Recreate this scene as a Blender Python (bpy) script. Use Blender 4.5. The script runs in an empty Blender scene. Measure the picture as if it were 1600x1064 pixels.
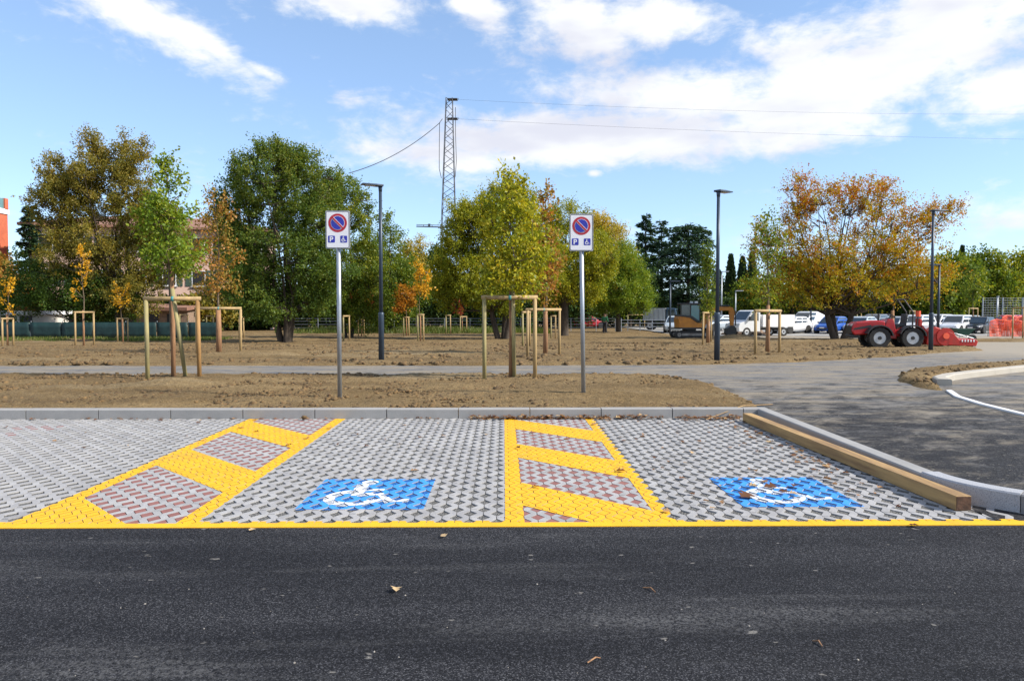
import bpy, math, random
import numpy as np
from mathutils import Vector, Matrix
R = math.radians
scene = bpy.context.scene
C = scene.collection

# ------------------------------------------------------------------ camera
F = 1150.0                       # focal length in photo pixels (1600 wide)
CAM_H = 1.535
YAW = math.atan(13/F); PITCH = math.atan(41/F)
cd = bpy.data.cameras.new('camera'); cam = bpy.data.objects.new('camera', cd); C.objects.link(cam)
cd.sensor_width = 36; cd.lens = F/1600*36; cd.clip_end = 3000; cd.clip_start = 0.05
cam.location = (0, 0, CAM_H); cam.rotation_euler = (math.pi/2-PITCH, 0, -YAW)
scene.camera = cam
scene.render.resolution_x = 1024; scene.render.resolution_y = 680

# ------------------------------------------------------------------ light
SUN_AZ = R(105)      # clockwise from +Y towards +X
SUN_EL = R(38)
sd = bpy.data.lights.new('sun', 'SUN'); so = bpy.data.objects.new('sun', sd); C.objects.link(so)
sd.energy = 3.6; sd.angle = R(3.0); sd.color = (1.0, 0.93, 0.82)
so.rotation_euler = (math.pi/2-SUN_EL, 0, math.pi-SUN_AZ)
so.location = (20, 10, 30)
scene.view_settings.view_transform = 'Standard'; scene.view_settings.look = 'None'
scene.view_settings.exposure = 1.05; scene.view_settings.gamma = 1
SKY_STRENGTH = 0.12
scene.cycles.max_bounces = 6; scene.cycles.diffuse_bounces = 3; scene.cycles.glossy_bounces = 2; scene.cycles.transmission_bounces = 4

def px_dir(px, py):
    """world direction seen at a photo pixel (used to read positions off the photograph)"""
    v = Vector(((px-800)/F, -(py-532)/F, -1.0))
    return (Matrix.Rotation(-YAW, 3, 'Z') @ Matrix.Rotation(math.pi/2-PITCH, 3, 'X')) @ v

# ------------------------------------------------------------------ world: sky with clouds
world = bpy.data.worlds.new('World'); scene.world = world; world.use_nodes = True
nt = world.node_tree; nt.nodes.clear()
class NT:
    """tiny helper to write node maths"""
    def __init__(s, nt): s.nt = nt
    def n(s, typ, **kw):
        nd = s.nt.nodes.new(typ)
        for k, v in kw.items(): setattr(nd, k, v)
        return nd
    def put(s, sock, v):
        if isinstance(v, bpy.types.NodeSocket): s.nt.links.new(v, sock)
        elif v is not None: sock.default_value = v
    def m(s, op, a, b=None, c=None, clamp=False):
        nd = s.n('ShaderNodeMath', operation=op, use_clamp=clamp)
        for i, v in enumerate((a, b, c)):
            if v is not None: s.put(nd.inputs[i], v)
        return nd.outputs[0]
    def mix(s, f, a, b, blend='MIX'):
        nd = s.n('ShaderNodeMix', data_type='RGBA', blend_type=blend)
        s.put(nd.inputs[0], f); s.put(nd.inputs[6], a); s.put(nd.inputs[7], b)
        return nd.outputs[2]
    def noise(s, vec, scale, detail=4, rough=.55, dist=0):
        nd = s.n('ShaderNodeTexNoise'); s.put(nd.inputs['Vector'], vec)
        nd.inputs['Scale'].default_value = scale; nd.inputs['Detail'].default_value = detail
        nd.inputs['Roughness'].default_value = rough; nd.inputs['Distortion'].default_value = dist
        return nd.outputs[0]
    def ss(s, v, lo, hi, a=0.0, b=1.0):
        nd = s.n('ShaderNodeMapRange', interpolation_type='SMOOTHSTEP')
        s.put(nd.inputs[0], v); nd.inputs[1].default_value = lo; nd.inputs[2].default_value = hi
        nd.inputs[3].default_value = a; nd.inputs[4].default_value = b
        return nd.outputs[0]
    def comb(s, x, y, z):
        nd = s.n('ShaderNodeCombineXYZ')
        for i, v in enumerate((x, y, z)): s.put(nd.inputs[i], v)
        return nd.outputs[0]
    def ramp(s, f, stops, interp='LINEAR'):
        nd = s.n('ShaderNodeValToRGB'); nd.color_ramp.interpolation = interp
        el = nd.color_ramp.elements
        while len(el) < len(stops): el.new(.5)
        for e, (p, c) in zip(el, stops): e.position = p; e.color = (*c, 1)
        s.put(nd.inputs[0], f); return nd.outputs[0]
W = NT(nt)
sky = W.n('ShaderNodeTexSky', sky_type='NISHITA', sun_disc=False)
sky.sun_elevation = SUN_EL; sky.sun_rotation = SUN_AZ
sky.air_density = 0.75; sky.dust_density = 0.1; sky.ozone_density = 3.0; sky.altitude = 100
tc = W.n('ShaderNodeTexCoord'); sep = W.n('ShaderNodeSeparateXYZ'); W.put(sep.inputs[0], tc.outputs['Generated'])
dx, dy, dz = sep.outputs
az = W.m('ARCTAN2', dx, dy); el = W.m('ARCSINE', dz)
def azel(px, py):
    d = px_dir(px, py).normalized(); return math.atan2(d.x, d.y), math.asin(d.z)
# clouds in view: centre px, half sizes px, tilt (deg, clockwise down to the right), weight
BL = [(225, 30, 150, 30, 22, 1.0), (330, 75, 75, 20, 30, .8), (405, 108, 42, 11, 15, .6), (550, 150, 60, 18, 5, .42),
      (550, 0, 110, 30, 5, .9), (745, 15, 62, 26, 30, .85), (905, 45, 90, 52, 25, 1.05), (1030, 35, 110, 34, 5, .95),
      (1330, 130, 260, 62, -14, 1.15), (1080, 150, 210, 48, 6, 1.0), (920, 215, 360, 44, 0, 1.05), (1210, 200, 210, 42, -4, .9),
      (690, 245, 150, 32, 3, .8), (1500, 15, 180, 40, 0, 1.0), (1560, 140, 80, 45, -10, .8), (930, 271, 15, 7, 0, .75),
      (1560, 345, 120, 24, 0, .45), (1150, 380, 70, 35, 0, .38), (1330, 62, 170, 38, 0, .72)]
warp = W.noise(W.comb(W.m('MULTIPLY', az, 1.0), W.m('MULTIPLY', el, 2.2), 0.3), 9.0, 7, .62, .4)
warp2 = W.noise(W.comb(W.m('MULTIPLY', az, 1.0), W.m('MULTIPLY', el, 1.8), 4.1), 34.0, 6, .6, .2)
tot = None
for (px, py, sx, sy, t, w) in BL:
    a0, e0 = azel(px, py); ca, sa = math.cos(R(-t)), math.sin(R(-t))
    u = W.m('SUBTRACT', az, a0); v = W.m('SUBTRACT', el, e0)
    u2 = W.m('ADD', W.m('MULTIPLY', u, ca*F/sx), W.m('MULTIPLY', v, sa*F/sx))
    v2 = W.m('ADD', W.m('MULTIPLY', u, -sa*F/sy), W.m('MULTIPLY', v, ca*F/sy))
    q = W.m('ADD', W.m('MULTIPLY', u2, u2), W.m('MULTIPLY', v2, v2))
    g = W.m('MULTIPLY', W.m('EXPONENT', W.m('MULTIPLY', q, -1.0)), w)
    tot = g if tot is None else W.m('MAXIMUM', tot, g)
# the rest of the sky carries the same sort of broken cloud
outside = W.m('MAXIMUM', W.ss(W.m('ABSOLUTE', az), .62, .85), W.ss(el, .46, .62))
gen = W.m('MULTIPLY', W.ss(W.noise(tc.outputs['Generated'], 2.4, 3, .5), .42, .68), W.m('MULTIPLY', outside, .9))
tot = W.m('MAXIMUM', tot, gen)
dens = W.m('ADD', tot, W.m('ADD', W.m('MULTIPLY', W.m('SUBTRACT', warp, .5), 1.5), W.m('MULTIPLY', W.m('SUBTRACT', warp2, .5), .85)))
mask = W.m('MULTIPLY', W.ss(dens, .14, .84), W.ss(el, .0, .06))
under = W.ss(W.noise(W.comb(W.m('MULTIPLY', az, 1.0), W.m('MULTIPLY', el, 3.0), 9.7), 5.0, 4, .5), .45, .72)
ccol = W.mix(under, (4.3, 4.35, 4.4, 1), (3.3, 3.35, 3.75, 1))
gm = W.n('ShaderNodeGamma'); W.put(gm.inputs[0], W.mix(1.0, sky.outputs[0], (1.28, 1.16, 1.12, 1), 'MULTIPLY')); gm.inputs[1].default_value = .65
skyc = W.mix(1.0, gm.outputs[0], (1.16, 1.37, 1.55, 1), 'MULTIPLY')
mixc = W.mix(W.m('MULTIPLY', mask, .95), skyc, ccol)
bg = W.n('ShaderNodeBackground'); W.put(bg.inputs[0], mixc); bg.inputs[1].default_value = SKY_STRENGTH
out = W.n('ShaderNodeOutputWorld'); nt.links.new(bg.outputs[0], out.inputs[0])

# ------------------------------------------------------------------ helpers
rng = np.random.default_rng(7); random.seed(7)
GK_Y = [-100, 0, 19, 27, 40, 60, 70, 2000]
GK_Z = [-.0, 0, .148, .148, -.15, -.18, -.03, 0]
def gz(y): return float(np.interp(y, GK_Y, GK_Z))
def G(px, py):
    """ground point under a photo pixel"""
    d = px_dir(px, py); t = 1.0
    D = 1.0; prev = None
    for D in np.arange(1.5, 140, .05):
        z = CAM_H + d.z/d.y*D
        if z <= gz(D): break
    return Vector((d.x/d.y*D, D, gz(D)))
def PX(px, py, D):
    """point at distance D (along Y) under a photo pixel"""
    d = px_dir(px, py); return Vector((d.x/d.y*D, D, CAM_H+d.z/d.y*D))

def set_props(o, label=None, cat=None, group=None, kind=None):
    if label: o['label'] = label
    if cat: o['category'] = cat
    if group: o['group'] = group
    if kind: o['kind'] = kind
    return o
def thing(name, label, cat, loc=(0, 0, 0), rz=0, group=None):
    o = bpy.data.objects.new(name, None); C.objects.link(o); o.empty_display_size = .2
    o.location = loc; o.rotation_euler = (0, 0, rz)
    return set_props(o, label, cat, group)
def copy_tree(o, parent=None):
    c = o.copy(); C.objects.link(c); c.parent = parent
    for ch in list(o.children): copy_tree(ch, c)
    return c

class MB:
    def __init__(s): s.v = []; s.f = []
    def add(s, vs, fs):
        b = len(s.v); s.v += [tuple(v) for v in vs]; s.f += [tuple(b+i for i in f) for f in fs]; return s
    def box(s, c, d, rz=0, ry=0, rx=0, taper=1.0):
        M = Matrix.Rotation(rz, 3, 'Z') @ Matrix.Rotation(ry, 3, 'Y') @ Matrix.Rotation(rx, 3, 'X')
        vs = []
        for sz in (-1, 1):
            k = taper if sz > 0 else 1
            for sx, sy in ((-1, -1), (1, -1), (1, 1), (-1, 1)):
                vs.append(M @ Vector((sx*d[0]/2*k, sy*d[1]/2*k, sz*d[2]/2)) + Vector(c))
        return s.add(vs, [(0, 3, 2, 1), (4, 5, 6, 7), (0, 1, 5, 4), (1, 2, 6, 5), (2, 3, 7, 6), (3, 0, 4, 7)])
    def tube(s, pts, rad, seg=8, cap=True):
        pts = [Vector(p) for p in pts]; n = len(pts)
        if not hasattr(rad, '__len__'): rad = [rad]*n
        rings = []; up = None
        for i, p in enumerate(pts):
            t = (pts[min(i+1, n-1)]-pts[max(i-1, 0)]).normalized()
            if up is None:
                up = Vector((0, 0, 1)) if abs(t.z) < .9 else Vector((1, 0, 0))
            a = t.cross(up).normalized(); b = a.cross(t).normalized(); up = b
            rings.append([p+(a*math.cos(2*math.pi*k/seg)+b*math.sin(2*math.pi*k/seg))*rad[i] for k in range(seg)])
        vs = [v for r in rings for v in r]; fs = []
        for i in range(n-1):
            for k in range(seg):
                a = i*seg+k; b = i*seg+(k+1) % seg
                fs.append((a, a+seg, b+seg, b))
        if cap: fs.append(tuple(range(seg))); fs.append(tuple((n-1)*seg+k for k in reversed(range(seg))))
        return s.add(vs, fs)
    def prism(s, poly, axis, t0, t1):
        """polygon extruded along an axis: axis 'y' takes (x,z), 'x' takes (y,z), 'z' takes (x,y)"""
        mk = {'y': lambda p, t: (p[0], t, p[1]), 'x': lambda p, t: (t, p[0], p[1]), 'z': lambda p, t: (p[0], p[1], t)}[axis]
        n = len(poly); vs = [mk(p, t0) for p in poly]+[mk(p, t1) for p in poly]
        fs = [tuple(reversed(range(n))), tuple(range(n, 2*n))]+[(i, (i+1) % n, (i+1) % n+n, i+n) for i in range(n)]
        return s.add(vs, fs)
    def disc(s, c, r, axis, t, seg=24, r0=0):
        """cylinder or ring of thickness t about an axis"""
        vs = []; fs = []
        mk = {'x': lambda a, b, h: (c[0]+h, c[1]+a, c[2]+b), 'y': lambda a, b, h: (c[0]+a, c[1]+h, c[2]+b), 'z': lambda a, b, h: (c[0]+a, c[1]+b, c[2]+h)}[axis]
        if r0 <= 0:
            for h in (-t/2, t/2):
                vs += [mk(r*math.cos(2*math.pi*k/seg), r*math.sin(2*math.pi*k/seg), h) for k in range(seg)]
            fs = [tuple(range(seg)), tuple(range(seg, 2*seg))]+[(k, (k+1) % seg, (k+1) % seg+seg, k+seg) for k in range(seg)]
        else:
            for rr, h in ((r0, -t/2), (r, -t/2), (r, t/2), (r0, t/2)):
                vs += [mk(rr*math.cos(2*math.pi*k/seg), rr*math.sin(2*math.pi*k/seg), h) for k in range(seg)]
            for q in range(4):
                for k in range(seg):
                    a = q*seg; b = ((q+1) % 4)*seg; k2 = (k+1) % seg
                    fs.append((a+k, a+k2, b+k2, b+k))
        return s.add(vs, fs)
    def build(s, name, m, parent=None, smooth=False, bevel=0, loc=None):
        me = bpy.data.meshes.new(name); me.from_pydata(s.v, [], s.f); me.validate(); me.update()
        if m: me.materials.append(m)
        if smooth: me.polygons.foreach_set('use_smooth', [True]*len(me.polygons))
        o = bpy.data.objects.new(name, me); C.objects.link(o); o.parent = parent
        if loc is not None: o.location = loc
        if bevel:
            b = o.modifiers.new('bevel', 'BEVEL'); b.width = bevel; b.segments = 2; b.limit_method = 'ANGLE'; b.angle_limit = R(40)
        return o
    def recalc(s):
        return s

def np_mesh(name, v, f, m, parent=None, attr=None, smooth=False):
    """v (n,3); f (k,3 or 4)"""
    me = bpy.data.meshes.new(name); n = len(v); k, q = f.shape
    me.vertices.add(n); me.vertices.foreach_set('co', v.astype(np.float32).ravel())
    me.loops.add(k*q); me.loops.foreach_set('vertex_index', f.astype(np.int32).ravel())
    me.polygons.add(k); me.polygons.foreach_set('loop_start', np.arange(0, k*q, q, dtype=np.int32))
    me.update(calc_edges=True); me.validate()
    if attr is not None:
        a = me.attributes.new('hue', 'FLOAT', 'FACE'); a.data.foreach_set('value', attr.astype(np.float32))
    if smooth: me.polygons.foreach_set('use_smooth', np.ones(k, dtype=bool))
    me.materials.append(m)
    o = bpy.data.objects.new(name, me); C.objects.link(o); o.parent = parent
    return o

class VNoise:
    def __init__(s, seed): s.t = np.random.default_rng(seed).random((256, 256))
    def __call__(s, x, y):
        xi = np.floor(x).astype(int); yi = np.floor(y).astype(int); fx = x-xi; fy = y-yi
        fx = fx*fx*(3-2*fx); fy = fy*fy*(3-2*fy)
        t = s.t; g = lambda a, b: t[a % 256, b % 256]
        return (g(xi, yi)*(1-fx)+g(xi+1, yi)*fx)*(1-fy)+(g(xi, yi+1)*(1-fx)+g(xi+1, yi+1)*fx)*fy
    def fbm(s, x, y, sc, oc=4, gain=.5):
        r = 0; a = 1; n = 0
        for i in range(oc): r = r+a*s(x*sc+17*i, y*sc+31*i); n += a; a *= gain; sc *= 2.03
        return r/n
VN = VNoise(3)

# ------------------------------------------------------------------ materials
def new_mat(name):
    m = bpy.data.materials.new(name); m.use_nodes = True; m.node_tree.nodes.clear()
    return m, NT(m.node_tree)
def finish(N, bsdf):
    o = N.n('ShaderNodeOutputMaterial'); N.nt.links.new(bsdf, o.inputs[0])
def principled(N, col, rough=.7, metal=0, bump=None, bdist=.01, bstr=.5, spec=.5, coat=0):
    p = N.n('ShaderNodeBsdfPrincipled'); N.put(p.inputs['Base Color'], col); N.put(p.inputs['Roughness'], rough)
    p.inputs['Metallic'].default_value = metal; p.inputs['Specular IOR Level'].default_value = spec
    p.inputs['Coat Weight'].default_value = coat
    if bump is not None:
        b = N.n('ShaderNodeBump'); b.inputs['Strength'].default_value = bstr; b.inputs['Distance'].default_value = bdist
        N.put(b.inputs['Height'], bump); N.nt.links.new(b.outputs[0], p.inputs['Normal'])
    return p.outputs[0]
def pos(N, sx=1, sy=1, sz=1):
    g = N.n('ShaderNodeNewGeometry')
    if (sx, sy, sz) == (1, 1, 1): return g.outputs['Position']
    v = N.n('ShaderNodeVectorMath', operation='MULTIPLY'); N.put(v.inputs[0], g.outputs['Position']); v.inputs[1].default_value = (sx, sy, sz)
    return v.outputs[0]
def c4(c): return (*c, 1)
def simple(name, c1, c2=None, scale=6, rough=.6, metal=0, bump=0, bscale=40, stretch=(1, 1, 1), spec=.5, coat=0, detail=4):
    m, N = new_mat(name); c2 = c2 or tuple(x*.8 for x in c1)
    P = pos(N, *stretch); n = N.noise(P, scale, detail, .6)
    col = N.mix(N.ss(n, .3, .7), c4(c1), c4(c2))
    b = N.noise(P, bscale, 3, .6) if bump else None
    finish(N, principled(N, col, rough, metal, b, bump or .01, .6, spec, coat)); return m
M = {}
def leaf_mat(name, stops, trans=.42):
    m, N = new_mat(name)
    a = N.n('ShaderNodeAttribute'); a.attribute_name = 'hue'
    col = N.ramp(a.outputs['Fac'], stops)
    d = N.n('ShaderNodeBsdfDiffuse'); t = N.n('ShaderNodeBsdfTranslucent'); N.put(d.inputs[0], col)
    N.put(t.inputs[0], N.mix(1.0, col, (1.25, 1.15, .6, 1), 'MULTIPLY'))
    mx = N.n('ShaderNodeMixShader'); mx.inputs[0].default_value = trans
    N.nt.links.new(d.outputs[0], mx.inputs[1]); N.nt.links.new(t.outputs[0], mx.inputs[2])
    g = N.n('ShaderNodeBsdfGlossy'); g.inputs['Roughness'].default_value = .45; g.inputs[0].default_value = (.8, .85, .9, 1)
    m2 = N.n('ShaderNodeMixShader'); m2.inputs[0].default_value = .015
    N.nt.links.new(mx.outputs[0], m2.inputs[1]); N.nt.links.new(g.outputs[0], m2.inputs[2])
    finish(N, m2.outputs[0]); return m
# foliage palettes
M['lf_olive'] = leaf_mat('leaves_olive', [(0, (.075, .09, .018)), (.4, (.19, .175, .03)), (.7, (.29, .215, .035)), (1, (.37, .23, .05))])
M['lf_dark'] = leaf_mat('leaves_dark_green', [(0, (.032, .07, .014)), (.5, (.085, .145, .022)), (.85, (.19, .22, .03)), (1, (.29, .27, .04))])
M['lf_mid'] = leaf_mat('leaves_mid_green', [(0, (.05, .1, .014)), (.5, (.14, .2, .022)), (.8, (.3, .3, .03)), (1, (.5, .39, .035))])
M['lf_green'] = leaf_mat('leaves_fresh_green', [(0, (.06, .125, .014)), (.5, (.17, .25, .022)), (.85, (.36, .37, .035)), (1, (.5, .42, .04))])
M['lf_lime'] = leaf_mat('leaves_lime', [(0, (.1, .16, .015)), (.5, (.29, .3, .02)), (.8, (.46, .4, .025)), (1, (.6, .42, .03))])
M['lf_yellow'] = leaf_mat('leaves_yellow', [(0, (0.230, 0.218, 0.034)), (.5, (0.414, 0.333, 0.046)), (1, (0.575, 0.391, 0.046))])
M['lf_gold'] = leaf_mat('leaves_golden', [(0, (0.500, 0.280, 0.020)), (.6, (0.650, 0.360, 0.020)), (1, (0.750, 0.450, 0.040))])
M['lf_orange'] = leaf_mat('leaves_orange', [(0, (0.184, 0.149, 0.023)), (.4, (0.368, 0.196, 0.023)), (.8, (0.483, 0.184, 0.023)), (1, (0.391, 0.092, 0.017))])
M['lf_rust'] = leaf_mat('leaves_rust', [(0, (0.145, 0.174, 0.029)), (.4, (0.319, 0.203, 0.043)), (.7, (0.435, 0.189, 0.043)), (1, (0.377, 0.102, 0.029))])
M['lf_red'] = leaf_mat('leaves_red', [(0, (0.345, 0.115, 0.023)), (.5, (0.322, 0.057, 0.023)), (1, (0.253, 0.023, 0.023))])
M['lf_autumn'] = leaf_mat('leaves_autumn', [(0, (.09, .15, .012)), (.3, (.25, .26, .018)), (.55, (.43, .32, .02)), (.78, (.45, .17, .018)), (1, (.36, .055, .025))])
M['lf_cedar'] = leaf_mat('needles_cedar', [(0, (.02, .05, .032)), (.6, (.055, .105, .06)), (1, (.12, .17, .08))], .15)
M['lf_cypress'] = leaf_mat('needles_cypress', [(0, (0.013, 0.034, 0.016)), (1, (0.042, 0.072, 0.026))], .12)
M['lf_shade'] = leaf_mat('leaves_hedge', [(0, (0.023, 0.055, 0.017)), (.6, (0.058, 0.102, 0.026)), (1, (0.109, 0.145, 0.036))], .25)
M['grass'] = leaf_mat('grass_blades', [(0, (.06, .1, .02)), (.6, (.11, .15, .03)), (1, (.2, .19, .06))], .3)
M['dry_leaf'] = leaf_mat('dry_leaves', [(0, (.1, .045, .025)), (.5, (.2, .1, .05)), (.85, (.34, .2, .1)), (1, (.5, .36, .2))], .15)
M['bark'] = simple('bark', (.075, .055, .038), (.03, .022, .016), 5, .9, 0, .03, 18, (1, 1, .3))
M['bark_young'] = simple('young_bark', (.16, .12, .075), (.09, .065, .04), 10, .85, 0, .01, 40, (1, 1, .4))
M['reed'] = simple('reed_wrap', (.36, .2, .1), (.2, .1, .05), 30, .85, 0, .01, 60, (3, 3, .15))
M['stake'] = simple('stake_wood', (.42, .29, .13), (.27, .19, .09), 7, .75, 0, .006, 60, (1, 1, .25))
M['stake_green'] = simple('stake_wood_greenish', (.33, .28, .12), (.2, .17, .08), 7, .75, 0, .006, 60, (1, 1, .25))
M['stake_brown'] = simple('stake_wood_brown', (.36, .2, .07), (.22, .12, .04), 7, .75, 0, .006, 60, (1, 1, .25))
M['tie'] = simple('tie_teal', (.05, .25, .25), None, 10, .5)
M['timber'] = simple('timber', (.44, .28, .11), (.22, .13, .055), 4, .7, 0, .004, 50, (2, .25, 3))
M['timber_end'] = simple('timber_end_grain', (.12, .06, .035), (.05, .025, .015), 20, .9, 0, .006, 60)
M['lamp'] = simple('lamp_paint', (.035, .055, .085), (.028, .045, .07), 3, .42, .2)
M['galv'] = simple('galvanised_steel', (.4, .43, .47), (.27, .3, .34), 9, .45, .65, .002, 40, (1, 1, .3))
M['sign_back'] = simple('sign_aluminium', (.35, .36, .37), None, 5, .45, .6)
M['sign_white'] = simple('sign_white', (.74, .74, .78), (.7, .7, .74), 3, .35)
M['sign_black'] = simple('sign_black', (.02, .025, .03), None, 5, .4)
M['sign_red'] = simple('sign_red', (.42, .015, .03), (.36, .012, .025), 8, .35)
M['sign_blue'] = simple('sign_blue', (.025, .025, .36), (.02, .03, .3), 8, .35)
M['brick'] = simple('terracotta_render', (.5, .13, .06), (.4, .1, .05), 1.5, .85, 0, .01, 20)
M['pink'] = simple('pink_render', (.66, .46, .37), (.58, .39, .31), .7, .85)
M['plaster'] = simple('pale_plaster', (.6, .57, .52), (.5, .47, .43), 1, .85)
M['roof'] = simple('roof_tiles', (.28, .15, .1), (.2, .1, .07), 4, .85, 0, .03, 12)
M['shutter'] = simple('shutter_green', (.05, .085, .06), None, 4, .6)
M['dark'] = simple('dark_opening', (.02, .02, .022), None, 4, .5)
M['white'] = simple('white_paint', (.78, .78, .78), (.72, .72, .73), 2, .5)
M['tarp'] = simple('green_tarpaulin', (.006, .032, .03), (.004, .022, .022), 2, .55, 0, .02, 6)
M['iron'] = simple('pylon_steel', (.1, .11, .13), (.06, .065, .08), 2, .6, .5)
M['cable'] = simple('cable_black', (.03, .03, .035), None, 3, .6)
M['insul'] = simple('insulator_brown', (.05, .04, .045), None, 3, .35)
M['glass'] = simple('car_glass', (.02, .03, .04), (.03, .045, .055), .8, .08, 0, 0, 1, (1, 1, 1), .8)
M['railglass'] = simple('railing_glass', (.12, .25, .25), (.1, .2, .21), 1, .1)
M['tyre'] = simple('tyre_rubber', (.018, .018, .019), (.03, .028, .025), 12, .85, 0, .01, 60)
M['rim'] = simple('rim_silver', (.55, .56, .58), (.45, .46, .48), 6, .35, .5)
M['black'] = simple('black_plastic', (.02, .02, .022), (.03, .03, .03), 6, .5)
M['tred'] = simple('tractor_red', (.42, .006, .012), (.3, .008, .012), 3, .32, 0, 0, 1, (1, 1, 1), .5, .3)
M['ired'] = simple('implement_red', (.46, .015, .009), (.32, .025, .015), 6, .45)
M['digger'] = simple('digger_orange', (.5, .19, .012), (.36, .13, .012), 3, .4)
M['steel'] = simple('worn_steel', (.28, .26, .24), (.16, .14, .12), 6, .5, .5)
M['lampglass'] = simple('headlamp_glass', (.6, .62, .65), None, 5, .15)
M['tail'] = simple('tail_lamp', (.35, .01, .01), None, 5, .2)
M['net'] = simple('orange_net', (.85, .12, .05), (.75, .1, .04), 3, .6)
M['wbgreen'] = simple('barrow_green', (.012, .07, .055), None, 4, .4)
M['rubble'] = simple('rubble', (.3, .2, .14), (.16, .12, .09), 5, .9, 0, .02, 20)
M['skin'] = simple('skin', (.45, .26, .18), None, 5, .6)
M['hair'] = simple('hair_dark', (.02, .016, .012), None, 5, .7)
M['jacket'] = simple('green_jacket', (.02, .16, .06), (.015, .12, .05), 9, .7)
M['trousers'] = simple('dark_trousers', (.02, .022, .03), None, 9, .8)
def car_paint(name, c): return simple(name, c, tuple(x*.93 for x in c), 1.2, .3, .15, 0, 1, (1, 1, 1), .5, .6)
M['c_white'] = car_paint('paint_white', (.72, .73, .75)); M['c_silver'] = car_paint('paint_silver', (.4, .43, .46))
M['c_blue'] = car_paint('paint_blue', (.015, .09, .42)); M['c_grey'] = car_paint('paint_grey', (.13, .14, .155))
M['c_black'] = car_paint('paint_black', (.018, .019, .022)); M['c_red'] = car_paint('paint_red', (.48, .012, .03))
M['c_pale'] = car_paint('paint_pale_blue', (.5, .57, .63))
M['truckblue'] = car_paint('paint_truck_blue', (.05, .09, .14))

def asphalt(name, dusty):
    m, N = new_mat(name)
    P = pos(N); g = N.n('ShaderNodeSeparateXYZ'); N.put(g.inputs[0], P)
    fine = N.noise(P, 105, 3, .75); mid = N.noise(P, 60, 2, .6)
    spk = N.ss(fine, .46, .64)
    vo = N.n('ShaderNodeTexVoronoi'); N.put(vo.inputs['Vector'], P); vo.inputs['Scale'].default_value = 190
    vs_ = N.n('ShaderNodeSeparateColor'); N.put(vs_.inputs[0], vo.outputs['Color'])
    base = N.mix(N.m('MULTIPLY', spk, .4), N.ramp(vs_.outputs[0], [(0, (.002, .0022, .003)), (.55, (.007, .0075, .0098)), (.8, (.024, .025, .03)), (1, (.08, .082, .09))]), (.026, .027, .033, 1))
    lowf = N.noise(pos(N, .14, .8, 1), 1.6, 4, .6)
    base = N.mix(N.ss(lowf, .36, .66), N.mix(1.0, base, (.72, .72, .75, 1), 'MULTIPLY'), N.mix(1.0, base, (1.45, 1.42, 1.38, 1), 'MULTIPLY'))
    st = N.noise(pos(N, .16, 1.1, 1), 2.0, 6, .6, .3)
    st2 = N.noise(pos(N, .5, 1.6, 1), 1.3, 5, .65, .5)
    if not dusty:
        d = N.m('MULTIPLY', N.ss(st, .52, .72), N.ss(mid, .38, .66))
        col = N.mix(N.m('MULTIPLY', d, .65), base, (.12, .12, .122, 1))
        sp = N.ss(N.noise(pos(N, 1.0, 1.6, 1), 9, 2, .5), .715, .76)
        col = N.mix(N.m('MULTIPLY', sp, .35), col, (.36, .34, .31, 1))
    else:
        # dust carried on wheels: thin by the bays, thick on the path and the bend behind
        far = N.ss(g.outputs[1], 6.0, 18.5)
        rot = N.n('ShaderNodeVectorRotate', rotation_type='Z_AXIS'); N.put(rot.inputs[0], P); rot.inputs['Angle'].default_value = R(-32)
        rs = N.n('ShaderNodeVectorMath', operation='MULTIPLY'); N.put(rs.inputs[0], rot.outputs[0]); rs.inputs[1].default_value = (.85, 1.15, 1)
        st3 = N.noise(rs.outputs[0], 2.2, 10, .74, .5)
        tr = N.m('ADD', N.m('MULTIPLY', st, .15), N.m('ADD', N.m('MULTIPLY', st2, .35), N.m('MULTIPLY', st3, .85)))
        d = N.ss(N.m('ADD', tr, N.m('MULTIPLY', far, .24)), .63, .93)
        d = N.m('MULTIPLY', d, N.ss(mid, .2, .5, .65, 1))
        dust = N.mix(N.ss(st2, .4, .62), (.17, .168, .168, 1), (.25, .215, .165, 1))
        col = N.mix(N.m('MULTIPLY', d, .92), base, dust)
        s3 = N.ss(N.noise(rs.outputs[0], 2.7, 6, .7, .8), .54, .74)
        col = N.mix(N.m('MULTIPLY', s3, .4), col, (.045, .046, .052, 1))
        st4 = N.noise(rs.outputs[0], 17, 5, .75)
        col = N.mix(N.m('MULTIPLY', N.ss(st4, .5, .68), .45), col, (.07, .07, .072, 1)); col = N.mix(N.m('MULTIPLY', N.ss(st4, .45, .3), .4), col, (.36, .33, .28, 1))
        right = N.m('MULTIPLY', N.ss(g.outputs[0], 12, 19), N.ss(g.outputs[1], 21, 27))
        col = N.mix(N.m('MULTIPLY', right, .7), col, (.32, .28, .22, 1))
    finish(N, principled(N, col, .9, 0, fine, .006, .7, .2)); return m
M['asphalt'] = asphalt('fresh_asphalt', False); M['path'] = asphalt('dusty_asphalt', True)
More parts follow.
